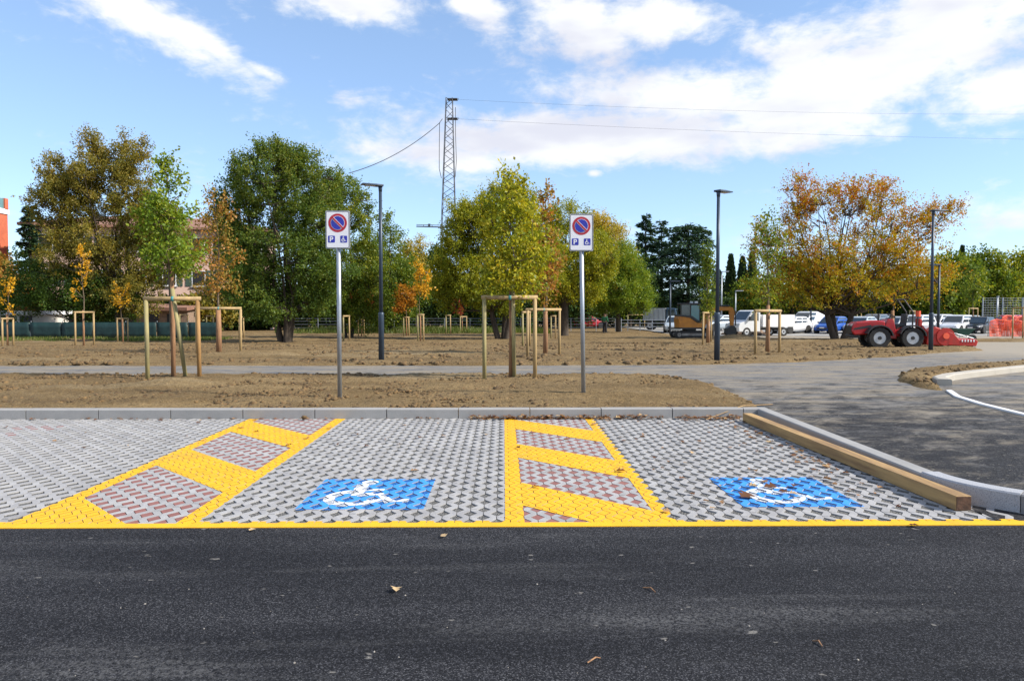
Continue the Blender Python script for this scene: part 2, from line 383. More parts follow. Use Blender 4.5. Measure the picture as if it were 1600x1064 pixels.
def soil_mat():
    m, N = new_mat('soil'); P = pos(N)
    n1 = N.noise(pos(N, .35, 1, 1), .9, 5, .6); n2 = N.noise(P, 14, 5, .65); n3 = N.noise(P, 34, 4, .75)
    col = N.mix(N.ss(n1, .35, .68), (.15, .1, .045, 1), (.235, .165, .08, 1))
    big = N.noise(pos(N, .3, 1, 1), .33, 4, .6, .5)
    col = N.mix(N.m('MULTIPLY', N.ss(big, .5, .66), .6), col, (.12, .085, .045, 1))
    col = N.mix(N.m('MULTIPLY', N.ss(big, .45, .32), .5), col, (.27, .215, .13, 1))
    col = N.mix(N.m('MULTIPLY', N.ss(n2, .5, .72), .75), col, (.05, .028, .011, 1))
    col = N.mix(N.m('MULTIPLY', N.ss(n3, .53, .7), .7), col, (.36, .26, .14, 1))
    col = N.mix(N.m('MULTIPLY', N.ss(n3, .46, .33), .8), col, (.045, .026, .012, 1))
    finish(N, principled(N, col, .95, 0, N.m('ADD', n2, N.m('MULTIPLY', n3, .5)), .06, .8, .15)); return m
M['soil'] = soil_mat()
M['clod'] = simple('soil_clod', (.19, .118, .048), (.055, .034, .015), 9, .95, 0, .02, 40)
M['pebble'] = simple('pale_pebble', (.3, .28, .25), (.2, .18, .16), 20, .8)
def paver_mat(name, c1, c2, under=None, wear=.6):
    m, N = new_mat(name); P = pos(N)
    oi = N.n('ShaderNodeObjectInfo')
    v = N.n('ShaderNodeTexVoronoi'); N.put(v.inputs['Vector'], pos(N, 10, 4.8, 1)); v.inputs['Scale'].default_value = 1
    sepc = N.n('ShaderNodeSeparateColor'); N.put(sepc.inputs[0], v.outputs['Color'])
    n = N.noise(P, 3, 4, .6); n2 = N.noise(P, 120, 2, .6)
    f = N.m('ADD', N.m('MULTIPLY', sepc.outputs[0], .6), N.m('MULTIPLY', n, .55))
    col = N.mix(f, c4(c1), c4(c2))
    col = N.mix(N.m('MULTIPLY', N.ss(n2, .5, .8), .35), col, c4(tuple(x*.6 for x in c1)))
    dirt = N.m('MULTIPLY', N.ss(N.noise(P, 1.7, 6, .7, .6), .5, .8), N.ss(N.noise(P, 26, 4, .7), .35, .7))
    col = N.mix(N.m('MULTIPLY', dirt, .7), col, (.13, .115, .095, 1))
    if under:   # worn paint shows what lies below it
        w1 = N.ss(N.noise(P, 38, 5, .75), wear, wear+.07); w2 = N.ss(N.noise(P, 2.3, 4, .6), .35, .7, .25, 1)
        col = N.mix(N.m('MULTIPLY', w1, w2), col, c4(under))
    finish(N, principled(N, col, .85, 0, n2, .004, .5, .3)); return m
M['paver'] = paver_mat('grey_concrete_paver', (.235, .233, .24), (.375, .37, .37))
M['redstone'] = paver_mat('red_infill_stone', (.27, .12, .105), (.2, .085, .078))
M['yellow'] = paver_mat('yellow_road_paint', (.79, .43, .014), (.68, .36, .016), (.42, .27, .08), .58)
M['blue'] = paver_mat('blue_road_paint', (.035, .23, .68), (.05, .29, .76), (.2, .27, .38), .6)
M['wpaint'] = paver_mat('white_road_paint', (.66, .68, .72), (.74, .75, .77), (.2, .36, .66), .57)
M['wpaint_worn'] = paver_mat('worn_white_road_paint', (.6, .63, .68), (.7, .72, .75), (.14, .32, .66), .5)
def gravel_mat(name, a, b):
    m, N = new_mat(name); P = pos(N)
    v = N.n('ShaderNodeTexVoronoi'); N.put(v.inputs['Vector'], P); v.inputs['Scale'].default_value = 120
    sc = N.n('ShaderNodeSeparateColor'); N.put(sc.inputs[0], v.outputs['Color'])
    col = N.mix(sc.outputs[0], c4(a), c4(b))
    finish(N, principled(N, col, .9, 0, v.outputs['Distance'], .012, 1, .2)); return m
M['gravel'] = gravel_mat('dark_gravel', (.055, .055, .053), (.25, .245, .235))
M['bluegravel'] = gravel_mat('blue_painted_gravel', (.01, .06, .25), (.04, .2, .55))
M['whitegravel'] = gravel_mat('white_painted_gravel', (.3, .33, .4), (.7, .72, .75))
def kerb_mat(name, c1, c2, speck):
    m, N = new_mat(name); P = pos(N)
    n = N.noise(P, 2.5, 5, .6); s = N.noise(P, 130, 2, .7)
    col = N.mix(n, c4(c1), c4(c2)); col = N.mix(N.m('MULTIPLY', N.ss(s, .45, .7), speck), col, c4(tuple(x*.35 for x in c1)))
    finish(N, principled(N, col, .8, 0, s, .003, .5, .3)); return m
M['kerb'] = kerb_mat('kerb_concrete', (.36, .352, .345), (.22, .218, .215), .25)
M['granite'] = kerb_mat('kerb_granite', (.4, .41, .44), (.33, .34, .37), .75)
M['kerbwhite'] = kerb_mat('kerb_pale', (.46, .43, .38), (.34, .31, .26), .2)
M['mortar'] = simple('mortar', (.2, .2, .21), None, 20, .9)

# ------------------------------------------------------------------ ground sheets
def sheet(name, poly_fn, m, kind='structure', label=None): ...
def strip_sheet(name, x0, x1, ys, m, dz=0.0):
    v = []; f = []
    for i, y in enumerate(ys):
        v += [(x0, y, gz(y)+dz), (x1, y, gz(y)+dz)]
        if i: f.append((2*i-2, 2*i-1, 2*i+1, 2*i))
    o = MB().add(v, f).build(name, m); return set_props(o, kind='structure')
ground = strip_sheet('ground', -600, 600, [-80, 0, 19, 27, 40, 60, 70, 1200], M['soil'], -.07)
Y_EDGE = 5.13; Y_BAY = 5.23; Y_KERB = 10.25; X_KERB = 3.56
strip_sheet('road', -70, 70, [-60, 0, Y_EDGE], M['asphalt'])
path = MB()
ys = [Y_EDGE, Y_KERB+.05]
path.add([(X_KERB+.03, ys[0], gz(ys[0])), (70, ys[0], gz(ys[0])), (70, ys[1], gz(ys[1])), (X_KERB+.03, ys[1], gz(ys[1]))], [(0, 1, 2, 3)])
yy = [Y_KERB+.05, 19, 27, 40, 58.5]
path.add([(x, y, gz(y)) for y in yy for x in (-70, 70)], [(2*i, 2*i+1, 2*i+3, 2*i+2) for i in range(len(yy)-1)])
set_props(path.build('path', M['path']), kind='structure')
def lot():
    yy = [58.5, 60, 70, 86]
    o = MB().add([(x, y, gz(y)+.0) for y in yy for x in (14, 90)], [(2*i, 2*i+1, 2*i+3, 2*i+2) for i in range(len(yy)-1)]).build('car_park_surface', simple('old_asphalt', (.3, .29, .27), (.24, .235, .225), .4, .9))
    set_props(o, kind='structure')
lot()

def sdf_poly(x, y, poly):
    """signed distance, positive inside"""
    poly = np.array(poly, float); d = np.full(x.shape, 1e9); ins = np.zeros(x.shape, bool)
    for i in range(len(poly)):
        a = poly[i]; b = poly[(i+1) % len(poly)]; e = b-a
        t = np.clip(((x-a[0])*e[0]+(y-a[1])*e[1])/(e@e), 0, 1)
        d = np.minimum(d, np.hypot(x-a[0]-t*e[0], y-a[1]-t*e[1]))
        c = ((a[1] > y) != (b[1] > y)) & (x < (b[0]-a[0])*(y-a[1])/(b[1]-a[1]+1e-12)+a[0])
        ins ^= c
    return np.where(ins, d, -d)
def soil_patch(name, poly, xs, ys, lift=.05, rough=.045, edge=.35, drop=.06, extra=None):
    X, Y = np.meshgrid(xs, ys); s = sdf_poly(X, Y, poly)
    s = s+(VN.fbm(X, Y, 1.6, 3)-.5)*.35
    up = np.clip(s/edge+.25, 0, 1); up = up*up*(3-2*up)
    n = (VN.fbm(X+40, Y, 1.1, 5, .6)-.5)*2*rough+(VN.fbm(X, Y+80, 9, 2, .6)-.5)*rough*.9
    Z = np.interp(Y, GK_Y, GK_Z)-drop+up*(lift+drop)+n*up
    if extra is not None: Z = Z+extra(X, Y)*up
    keep = s > -.35
    ny, nx = X.shape; idx = np.arange(nx*ny).reshape(ny, nx)
    q = np.stack([idx[:-1, :-1], idx[:-1, 1:], idx[1:, 1:], idx[1:, :-1]], -1).reshape(-1, 4)
    k = keep.ravel()[q].any(1); q = q[k]
    used = np.unique(q); remap = np.full(nx*ny, -1); remap[used] = np.arange(len(used))
    v = np.stack([X.ravel(), Y.ravel(), Z.ravel()], 1)[used]
    o = np_mesh(name, v, remap[q], M['soil'], smooth=True); set_props(o, kind='structure')
    return o
def mounds(lst):
    def fn(X, Y):
        r = 0
        for (x, y, rad, h) in lst: r = r+h*np.exp(-((X-x)**2+(Y-y)**2*1.6)/rad**2)
        return r
    return fn
VERGE = [(-40, Y_KERB+.17), (3.8, Y_KERB+.17), (3.98, 11.2), (4.2, 13.4), (4.1, 15.3), (3.6, 16.4), (2.4, 16.75), (-3, 16.85), (-40, 16.9)]
soil_verge = soil_patch('soil_verge', VERGE, np.arange(-15, 4.8, .06), np.arange(Y_KERB+.14, 17.4, .06), .07, .05, .3, .05,
           mounds([(-6.4, 14.2, .7, .1), (-.9, 14.0, .6, .05), (2.0, 12.5, 1.5, .05)]))
FIELD = [(-70, 19.8), (0, 19.75), (5.9, 20.0), (8.5, 21.0), (12.7, 23.6), (16.7, 26.8), (18.6, 28.3), (20.2, 31), (22, 35), (24.5, 41), (27, 46), (27, 49), (17, 51), (15, 56), (13, 66), (-70, 66)]
soil_field = soil_patch('soil_field', FIELD, np.arange(-34, 28, .14), np.concatenate([np.arange(19.2, 34, .13), np.arange(34, 67, .3)]), .06, .075, .5, .06,
           mounds([(-8.6, 23.6, 1.0, .14), (-7.4, 23.9, .8, .1), (17.5, 28, 2.2, .1), (15.5, 49, 1.5, .3)]))
ISLAND = [(8.95, 16.7), (8.2, 15.3), (8.0, 13.9), (8.2, 13.3), (8.7, 14.7), (9.4, 15.9), (10.6, 16.8), (13.4, 18.75), (20, 22), (20, 24), (14.9, 20.9), (10.3, 18.0)]
soil_patch('soil_island', ISLAND, np.arange(7.6, 20.5, .09), np.arange(13, 24.5, .09), .1, .05, .3)
soil_patch('soil_bed', [(27, 44.5), (60, 43), (60, 50), (29, 50)], np.arange(26, 61, .3), np.arange(42, 51, .25), .08, .06, .6)
# clods of earth lying on the soil
def clods(name, n, sampler, smin, smax, m):
    t = (1+5**.5)/2
    iv = np.array([(-1, t, 0), (1, t, 0), (-1, -t, 0), (1, -t, 0), (0, -1, t), (0, 1, t), (0, -1, -t), (0, 1, -t), (t, 0, -1), (t, 0, 1), (-t, 0, -1), (-t, 0, 1)], float)/1.9
    fa = np.array([(0, 11, 5), (0, 5, 1), (0, 1, 7), (0, 7, 10), (0, 10, 11), (1, 5, 9), (5, 11, 4), (11, 10, 2), (10, 7, 6), (7, 1, 8), (3, 9, 4), (3, 4, 2), (3, 2, 6), (3, 6, 8), (3, 8, 9), (4, 9, 5), (2, 4, 11), (6, 2, 10), (8, 6, 7), (9, 8, 1)])
    p = sampler(n); n = len(p); s = smin*(smax/smin)**(rng.random(n)**2.2)
    v = iv[None]*s[:, None, None]*rng.uniform(.6, 1.25, (n, 12, 1))*np.array([1.15, 1, .7])
    a = rng.uniform(0, 6.28, n); ca, sa = np.cos(a)[:, None], np.sin(a)[:, None]
    x = v[..., 0]*ca-v[..., 1]*sa; y = v[..., 0]*sa+v[..., 1]*ca
    v = np.stack([x, y, v[..., 2]], -1)+p[:, None]
    f = (fa[None]+(np.arange(n)*12)[:, None, None]).reshape(-1, 3)
    o = np_mesh(name, v.reshape(-1, 3), f, m); set_props(o, kind='stuff'); return o
def surf_sampler(x0, x1, y0, y1, poly, lift, patchy=.5):
    def fn(n):
        x = rng.uniform(x0, x1, n*3); y = y0+(y1-y0)*rng.random(n*3)**1.25
        k = (sdf_poly(x, y, poly) > .12) & (VN.fbm(x, y, .8, 3) > patchy-.12+.2*rng.random(n*3))
        x, y = x[k][:n], y[k][:n]
        return np.stack([x, y, np.interp(y, GK_Y, GK_Z)+lift], 1)
    return fn
o = clods('earth_clods', 12000, surf_sampler(-12, 4.2, 10.5, 16.8, VERGE, .06, .42), .01, .06, M['clod'])
set_props(o, 'crumbled earth clods scattered over the verge behind the kerb', 'soil')
o = clods('earth_clods', 9000, surf_sampler(-22, 22, 19.9, 42, FIELD, .055, .46), .02, .12, M['clod'])
set_props(o, 'crumbled earth clods scattered over the wide bare field', 'soil')
o = clods('earth_clods', 900, surf_sampler(8, 16, 13.2, 21.5, ISLAND, .1, .35), .015, .07, M['clod'])
set_props(o, 'crumbled earth clods on the small island by the right road', 'soil')

# ------------------------------------------------------------------ parking bays: pavers, infill, paint
CX, PY, A_, B_, J = .1005, .212, .052, .076, .003
SL = .0078
def band_pieces(x0, y0):
    """the convex quads of one zigzag paver whose left rhombus is centred at x0,y0"""
    h = PY/2
    ysl = [-h+.0015, -B_, -(h-B_), 0, h-B_, B_, h-.0015]
    Lf = lambda y: J+A_*max(0, 1-abs(y)/B_)
    Rt = lambda y: CX-J-A_*max(0, 1-(h-abs(y))/B_)
    return [[(x0+Lf(a), y0+a), (x0+Rt(a), y0+a), (x0+Rt(b), y0+b), (x0+Lf(b), y0+b)] for a, b in zip(ysl[:-1], ysl[1:])]
def rhomb(x, y, k=0.0):
    a, b = A_-k, B_-k*1.4
    return [(x, y-b), (x+a, y), (x, y+b), (x-a, y)]
def clip(poly, region):
    out = poly
    for i in range(len(region)):
        ax, ay = region[i]; bx, by = region[(i+1) % len(region)]; inp = out; out = []
        if not inp: return []
        sd = [(bx-ax)*(p[1]-ay)-(by-ay)*(p[0]-ax) for p in inp]
        for k in range(len(inp)):
            p, q = inp[k], inp[(k+1) % len(inp)]; s, t = sd[k], sd[(k+1) % len(inp)]
            if s >= 0: out.append(p)
            if (s >= 0) != (t >= 0):
                r = s/(s-t); out.append((p[0]+(q[0]-p[0])*r, p[1]+(q[1]-p[1])*r))
    return out
X0, X1 = -9.6, 4.75
cols = int((X1-X0)/CX); rows = int((Y_KERB-5.1)/PY)+2
pavers = []; cells = []; front = []
for c in range(cols):
    for r in range(rows):
        x = X0+c*CX; y = 5.16+r*PY+(PY/2 if c % 2 else 0)
        if y > Y_KERB+.06 or y < Y_EDGE-.1: continue
        if y-PY/2 < Y_EDGE+.02:
            cells.append((x, y)); front.append((x, y)); continue
        kx = X_KERB if y > 6.15 else X_KERB+1.05-math.sqrt(max(0, 1.05**2-(6.15-y)**2))
        if x > kx+.05: continue
        pavers.append((x, y)); cells.append((x, y))
bed = MB().add([(X0, Y_EDGE+.02, gz(Y_EDGE)-.008), (X1, Y_EDGE+.02, gz(Y_EDGE)-.008), (X1, Y_EDGE+1.2, gz(Y_EDGE+1.2)-.008), (X_KERB+.1, Y_EDGE+1.2, gz(Y_EDGE+1.2)-.008), (X_KERB+.1, Y_KERB+.1, gz(Y_KERB+.1)-.008), (X0, Y_KERB+.1, gz(Y_KERB+.1)-.008)], [(0, 1, 2, 3), (0, 3, 4, 5)]).build('parking_bay', M['gravel'])
set_props(bed, kind='structure')
HATCH = [(-3.54, -2.20), (0.01, 1.255)]
def in_hatch(x, y):
    if any(a+.02 < x < b-.02 for a, b in HATCH): return True
    return False
def in_faint(x, y): return (abs(y-9.05) < .12 and -6.5 < x < -5.95) or (abs(y-9.5) < .12 and -6.35 < x < -5.75)
def solid_quads(mb, quads, zt, zb):
    """extrude a strip of convex quads into one stone"""
    n = len(quads); L = [q[0] for q in quads]+[quads[-1][3]]; Rr = [q[1] for q in quads]+[quads[-1][2]]
    ring = L+Rr[::-1]; k = len(ring)
    vs = [(x, y, zt(y)) for x, y in ring]+[(x, y, zb(y)) for x, y in ring]
    top = [(i+1, i, k-1-i, k-2-i) for i in range(n)]
    mb.add(vs, [t[::-1] for t in top]+[(i, i+k, (i+1) % k+k, (i+1) % k) for i in range(k)])
zt = lambda y: y*SL; zb = lambda y: y*SL-.05
def jit(x, y): return (math.sin(x*91.7+y*47.3)*43758.5 % 1)*.004-.002
# the 300 stones that show largest are objects of their own, the others one mesh
cand = sorted([p for p in pavers if p[1]-PY/2 > Y_BAY-.08 and -4.1 < p[0] < 3.75], key=lambda p: (p[1]+.02*abs(p[0])))
single = set(cand[:300])
proto = MB(); solid_quads(proto, band_pieces(0, 0), lambda y: y*SL, lambda y: y*SL-.05)
pm = None
for (x, y) in cand[:300]:
    if pm is None:
        o = proto.build('paver', M['paver'], bed); pm = o
    else:
        o = pm.copy(); C.objects.link(o); o.parent = bed
    o.location = (x, y, y*SL+jit(x, y))
rest = MB()
for (x, y) in pavers:
    if (x, y) in single: continue
    j = jit(x, y); solid_quads(rest, band_pieces(x, y), lambda yy: yy*SL+j, lambda yy: yy*SL-.05)
for (x, y) in front:
    for qd in band_pieces(x, y):
        pc = clip(qd, [(X0-1, Y_BAY-.03), (X1+1, Y_BAY-.03), (X1+1, 12), (X0-1, 12)])
        if len(pc) > 2:
            k = len(pc); rest.add([(a, b, b*SL) for a, b in pc]+[(a, b, b*SL-.05) for a, b in pc], [tuple(range(k))]+[(i, i+k, (i+1) % k+k, (i+1) % k) for i in range(k)])
set_props(rest.build('paver_rows', M['paver'], bed), kind='stuff')
red_cells = [p for p in cells if p[1] > Y_BAY-.01 if in_hatch(*p) or in_faint(*p)]
red_cells.sort(key=lambda p: p[1])
rp = MB(); q = rhomb(0, 0, .004); rp.prism(q, 'z', -.05, -.0015)
pm = None
for (x, y) in red_cells[:300]:
    if pm is None: o = rp.build('infill_stone', M['redstone'], bed); pm = o
    else: o = pm.copy(); C.objects.link(o); o.parent = bed
    o.location = (x, y, y*SL)
rr = MB()
for (x, y) in red_cells[300:]:
    rr.prism([(a+x, b+y) for a, b in q], 'z', y*SL-.05, y*SL-.0015)
if rr.v: set_props(rr.build('infill_stone_rows', M['redstone'], bed), kind='stuff')
# paint: every coat follows the stones it lies on
surf = [(qd, False) for p in pavers+front for qd in band_pieces(*p)]
surf += [(rhomb(p[0], p[1], .004), False) for p in red_cells]
grav = [rhomb(p[0], p[1], .0) for p in cells if not in_hatch(*p)]
def bb(poly): return min(p[0] for p in poly), max(p[0] for p in poly), min(p[1] for p in poly), max(p[1] for p in poly)
SB = np.array([bb(s[0]) for s in surf]); GB = np.array([bb(s) for s in grav])
def paint(name, regions, m, h, gravel_m=None, label=None, parent=None):
    mb = MB(); mg = MB()
    for reg in regions:
        a, b, c, d = bb(reg)
        for i in np.nonzero((SB[:, 1] > a) & (SB[:, 0] < b) & (SB[:, 3] > c) & (SB[:, 2] < d))[0]:
            p = clip(surf[i][0], reg)
            if len(p) > 2: mb.add([(x, y, y*SL+.0025+h) for x, y in p], [tuple(range(len(p)))])
        if gravel_m:
            for i in np.nonzero((GB[:, 1] > a) & (GB[:, 0] < b) & (GB[:, 3] > c) & (GB[:, 2] < d))[0]:
                p = clip(grav[i], reg)
                if len(p) > 2: mg.add([(x, y, y*SL-.005+h) for x, y in p], [tuple(range(len(p)))])
    o = mb.build(name, m, parent or bed)
    if label: o['label'] = label
    if gravel_m and mg.v: mg.build('painted_gravel', gravel_m, o)
    return o
def rect(x0, x1, y0, y1): return [(x0, y0), (x1, y0), (x1, y1), (x0, y1)]
YT = Y_KERB-.02
for (xa, xb), inner, stripes, slope, nm in ((HATCH[0], (-3.40, -2.345), [(4.2, 5.95), (7.2, 8.0), (9.17, 9.97)], -1.02, 'left'),
                                     (HATCH[1], (.15, 1.13), [(5.69, 6.45), (7.53, 8.31), (9.33, 10.12)], -.94, 'right')):
    paint('hatch_border_line', [rect(xa, inner[0], Y_BAY, YT)], M['yellow'], 0, None, 'yellow line along the left edge of the %s hatched strip' % ('left' if nm == 'left' else 'middle'))
    paint('hatch_border_line', [rect(inner[1], xb, Y_BAY, YT)], M['yellow'], 0, None, 'yellow line along the right edge of the %s hatched strip' % ('left' if nm == 'left' else 'middle'))
    for k, (y0, y1) in enumerate(stripes):
        x0, x1 = inner[0]+.0005, inner[1]-.0005; dy = slope*(x1-x0)
        reg = clip([(x0, y0), (x1, y0+dy), (x1, y1+dy), (x0, y1)], rect(x0, x1, Y_BAY, YT))
        paint('hatch_stripe', [reg], M['yellow'], 0, None, '%s diagonal yellow stripe of the %s hatched strip' % (('nearest', 'middle', 'farthest')[k], 'left' if nm == 'left' else 'middle'))
edge_regs = [rect(X0, HATCH[0][0], Y_BAY, Y_BAY+.052), rect(HATCH[0][1], HATCH[1][0], Y_BAY, Y_BAY+.052), rect(HATCH[1][1], X1, Y_BAY, Y_BAY+.052), rect(HATCH[0][0]+.141, -2.346, Y_BAY-.01, Y_BAY+.0), rect(.151, 1.129, Y_BAY-.01, Y_BAY)]
paint('front_line', edge_regs[:3], M['yellow'], 0, None, 'thin yellow line along the front of the parking bays')
def wheelchair():
    P = []
    cx, cy, ro, ri = .39, .34, .25, .155
    a0, a1 = R(100), R(350); n = 16
    for k in range(n):
        a = a0+(a1-a0)*k/n; b = a0+(a1-a0)*(k+1)/n
        P.append([(cx+ri*math.cos(a), cy+ri*math.sin(a)), (cx+ro*math.cos(a), cy+ro*math.sin(a)), (cx+ro*math.cos(b), cy+ro*math.sin(b)), (cx+ri*math.cos(b), cy+ri*math.sin(b))])
    P.append([(.345, .40), (.445, .40), (.435, .80), (.325, .80)])
    P.append([(.43+.075*math.cos(2*math.pi*k/12), .87+.075*math.sin(2*math.pi*k/12)) for k in range(12)])
    P.append([(.44, .565), (.60, .565), (.60, .625), (.44, .625)])
    P.append([(.445, .41), (.58, .41), (.60, .49), (.445, .49)])
    P.append([(.575, .41), (.67, .18), (.74, .22), (.605, .49)])
    P.append([(.668, .18), (.85, .225), (.85, .295), (.72, .265)])
    return P
for (xa, xb, ya, yb, lab) in ((-1.6, -.615, 5.6, 6.59, 'left'), (1.86, 2.8, 5.63, 6.62, 'right')):
    o = paint('blue_panel', [rect(xa, xb, ya, yb)], M['blue'], 0, M['bluegravel'], 'blue painted square in the %s' % ('bay between the two hatched strips' if lab == 'left' else 'bay beside the timber beam'))
    regs = [[(xa+(xb-xa)*u, ya+(yb-ya)*v) for u, v in p] for p in wheelchair()]
    w = paint('wheelchair_symbol', regs, M['wpaint' if lab == 'left' else 'wpaint_worn'], .0025, None, 'white wheelchair symbol', parent=o)
    mg = MB()
    for reg in regs:
        a, b, c, d = bb(reg)
        for i in np.nonzero((GB[:, 1] > a) & (GB[:, 0] < b) & (GB[:, 3] > c) & (GB[:, 2] < d))[0]:
            p = clip(grav[i], reg)
            if len(p) > 2: mg.add([(x, y, y*SL-.002) for x, y in p], [tuple(range(len(p)))])
    ch = [k for k in o.children if k.name.startswith('painted_gravel')]
    if mg.v: mg.build('painted_gravel', M['whitegravel'], o)
# flush edging stones under the yellow front line
edging = thing('front_edging', None, None); set_props(edging, kind='structure')
for k in range(-10, 6):
    x0 = k*1.0+.2
    MB().box((x0+.5, (Y_EDGE+Y_BAY)/2-.002, gz(5.2)-.095), (.9985, Y_BAY-Y_EDGE, .2)).build('edging_stone', M['yellow'], edging)

# ------------------------------------------------------------------ kerbs
kerb = thing('kerb', None, None); set_props(kerb, kind='structure')
KH = .135; KW = .15
def kerb_prof(h=KH, w=KW): return [(0, -.15), (0, h-.012), (.012, h), (w, h), (w, -.15)]
for k in range(-16, 5):
    xa = .372+(k-1)*1.0; xb = xa+.988
    if xa > X_KERB+.1: continue
    xb = min(xb, X_KERB+KW)
    MB().prism([(Y_KERB+p[0], gz(Y_KERB)+p[1]+random.uniform(-.002, .002)) for p in kerb_prof()], 'x', xa, xb).build('kerb_stone', M['kerb'], kerb)
yk = Y_KERB-.004
rk = [10.246, 9.5, 8.5, 7.55, 6.75, 6.2]
for a, b in zip(rk[:-1], rk[1:]):
    mb = MB(); n = 1
    pr = kerb_prof(KH-.004)
    vs = []
    for y in (b+.003, a-.003): vs += [(X_KERB+p[0], y, gz(y)+p[1]) for p in pr]
    k = len(pr)
    mb.add(vs, [tuple(range(k)), tuple(reversed(range(k, 2*k)))]+[(i+k, (i+1) % k+k, (i+1) % k, i) for i in range(k)])
    mb.build('kerb_stone', M['kerb'], kerb)
RC = 1.05; yc = 6.197; xc = X_KERB+RC
for (a0, a1, m, nm) in ((0, 46, 'granite', 'kerb_stone'), (46.3, 49.3, 'mortar', 'mortar_joint'), (49.6, 90, 'granite', 'kerb_stone')):
    mb = MB(); vs = []; n = max(2, int((a1-a0)/5)); pr = kerb_prof(KH+.012 if m == 'granite' else KH+.004, .15)
    for i in range(n+1):
        a = R(a0+(a1-a0)*i/n)
        for p in pr:
            r = RC-p[0]; y = yc-r*math.sin(a); vs.append((xc-r*math.cos(a), y, gz(max(y, 0))+p[1]))
    k = len(pr)
    fs = [(i*k+j, i*k+(j+1) % k, (i+1)*k+(j+1) % k, (i+1)*k+j) for i in range(n) for j in range(k)]+[tuple(range(k)), tuple(n*k+j for j in reversed(range(k)))]
    o = mb.add(vs, fs).build(nm, M[m], kerb)
    if m == 'granite': o['label'] = 'speckled pale granite kerb stone on the curved corner'
def kerb_line(name, pts, w, h, m):
    root = thing(name, None, None); set_props(root, kind='structure')
    P = [Vector((x, y, 0)) for x, y in pts]
    for a, b in zip(P[:-1], P[1:]):
        t = (b-a).normalized(); nrm = Vector((-t.y, t.x, 0))*w/2; L = (b-a).length; k = max(1, round(L))
        for i in range(k):
            p = a+t*(L*i/k+.004); q = a+t*(L*(i+1)/k-.002)
            vs = []
            for e in (p, q):
                for s, z in ((-1, -.1), (-1, h*.85), (-.75, h), (.75, h), (1, h*.85), (1, -.1)):
                    c = e+nrm*s; vs.append((c.x, c.y, gz(e.y)+z))
            MB().add(vs, [tuple(reversed(range(6))), tuple(range(6, 12))]+[(j, (j+1) % 6, (j+1) % 6+6, j+6) for j in range(6)]).build('kerb_stone', m, root)
    return root
kerb_line('island_kerb', [(8.8, 14.55), (9.05, 15.15), (9.6, 15.75), (10.6, 16.5), (12, 17.45), (13.6, 18.5), (18.5, 21.2)], .26, .13, M['kerbwhite'])
kerb_line('side_kerb', [(7.3, 8.6), (7.4, 9.6), (7.5, 10.6), (7.62, 11.6), (7.85, 12.6), (8.25, 13.5)], .1, .03, M['white'])

# ------------------------------------------------------------------ timber beam
A = Vector((3.49, 5.5, 0)); B = Vector((3.31, 9.93, 0)); d = (B-A); L = d.length
beam = thing('timber_beam', 'long squared timber beam lying along the right kerb', 'beam', (A.x, A.y, gz(A.y)+.004), math.atan2(d.y, d.x)-math.pi/2)
b = MB().box((0, L/2, .056), (.125, L, .112), rx=math.atan(SL)).build('beam', M['timber'], beam, bevel=.006); b.location.z = L/2*SL
MB().box((0, -.0015, .056), (.114, .006, .101)).build('end_grain', M['timber_end'], beam)['label'] = 'dark weathered end grain'

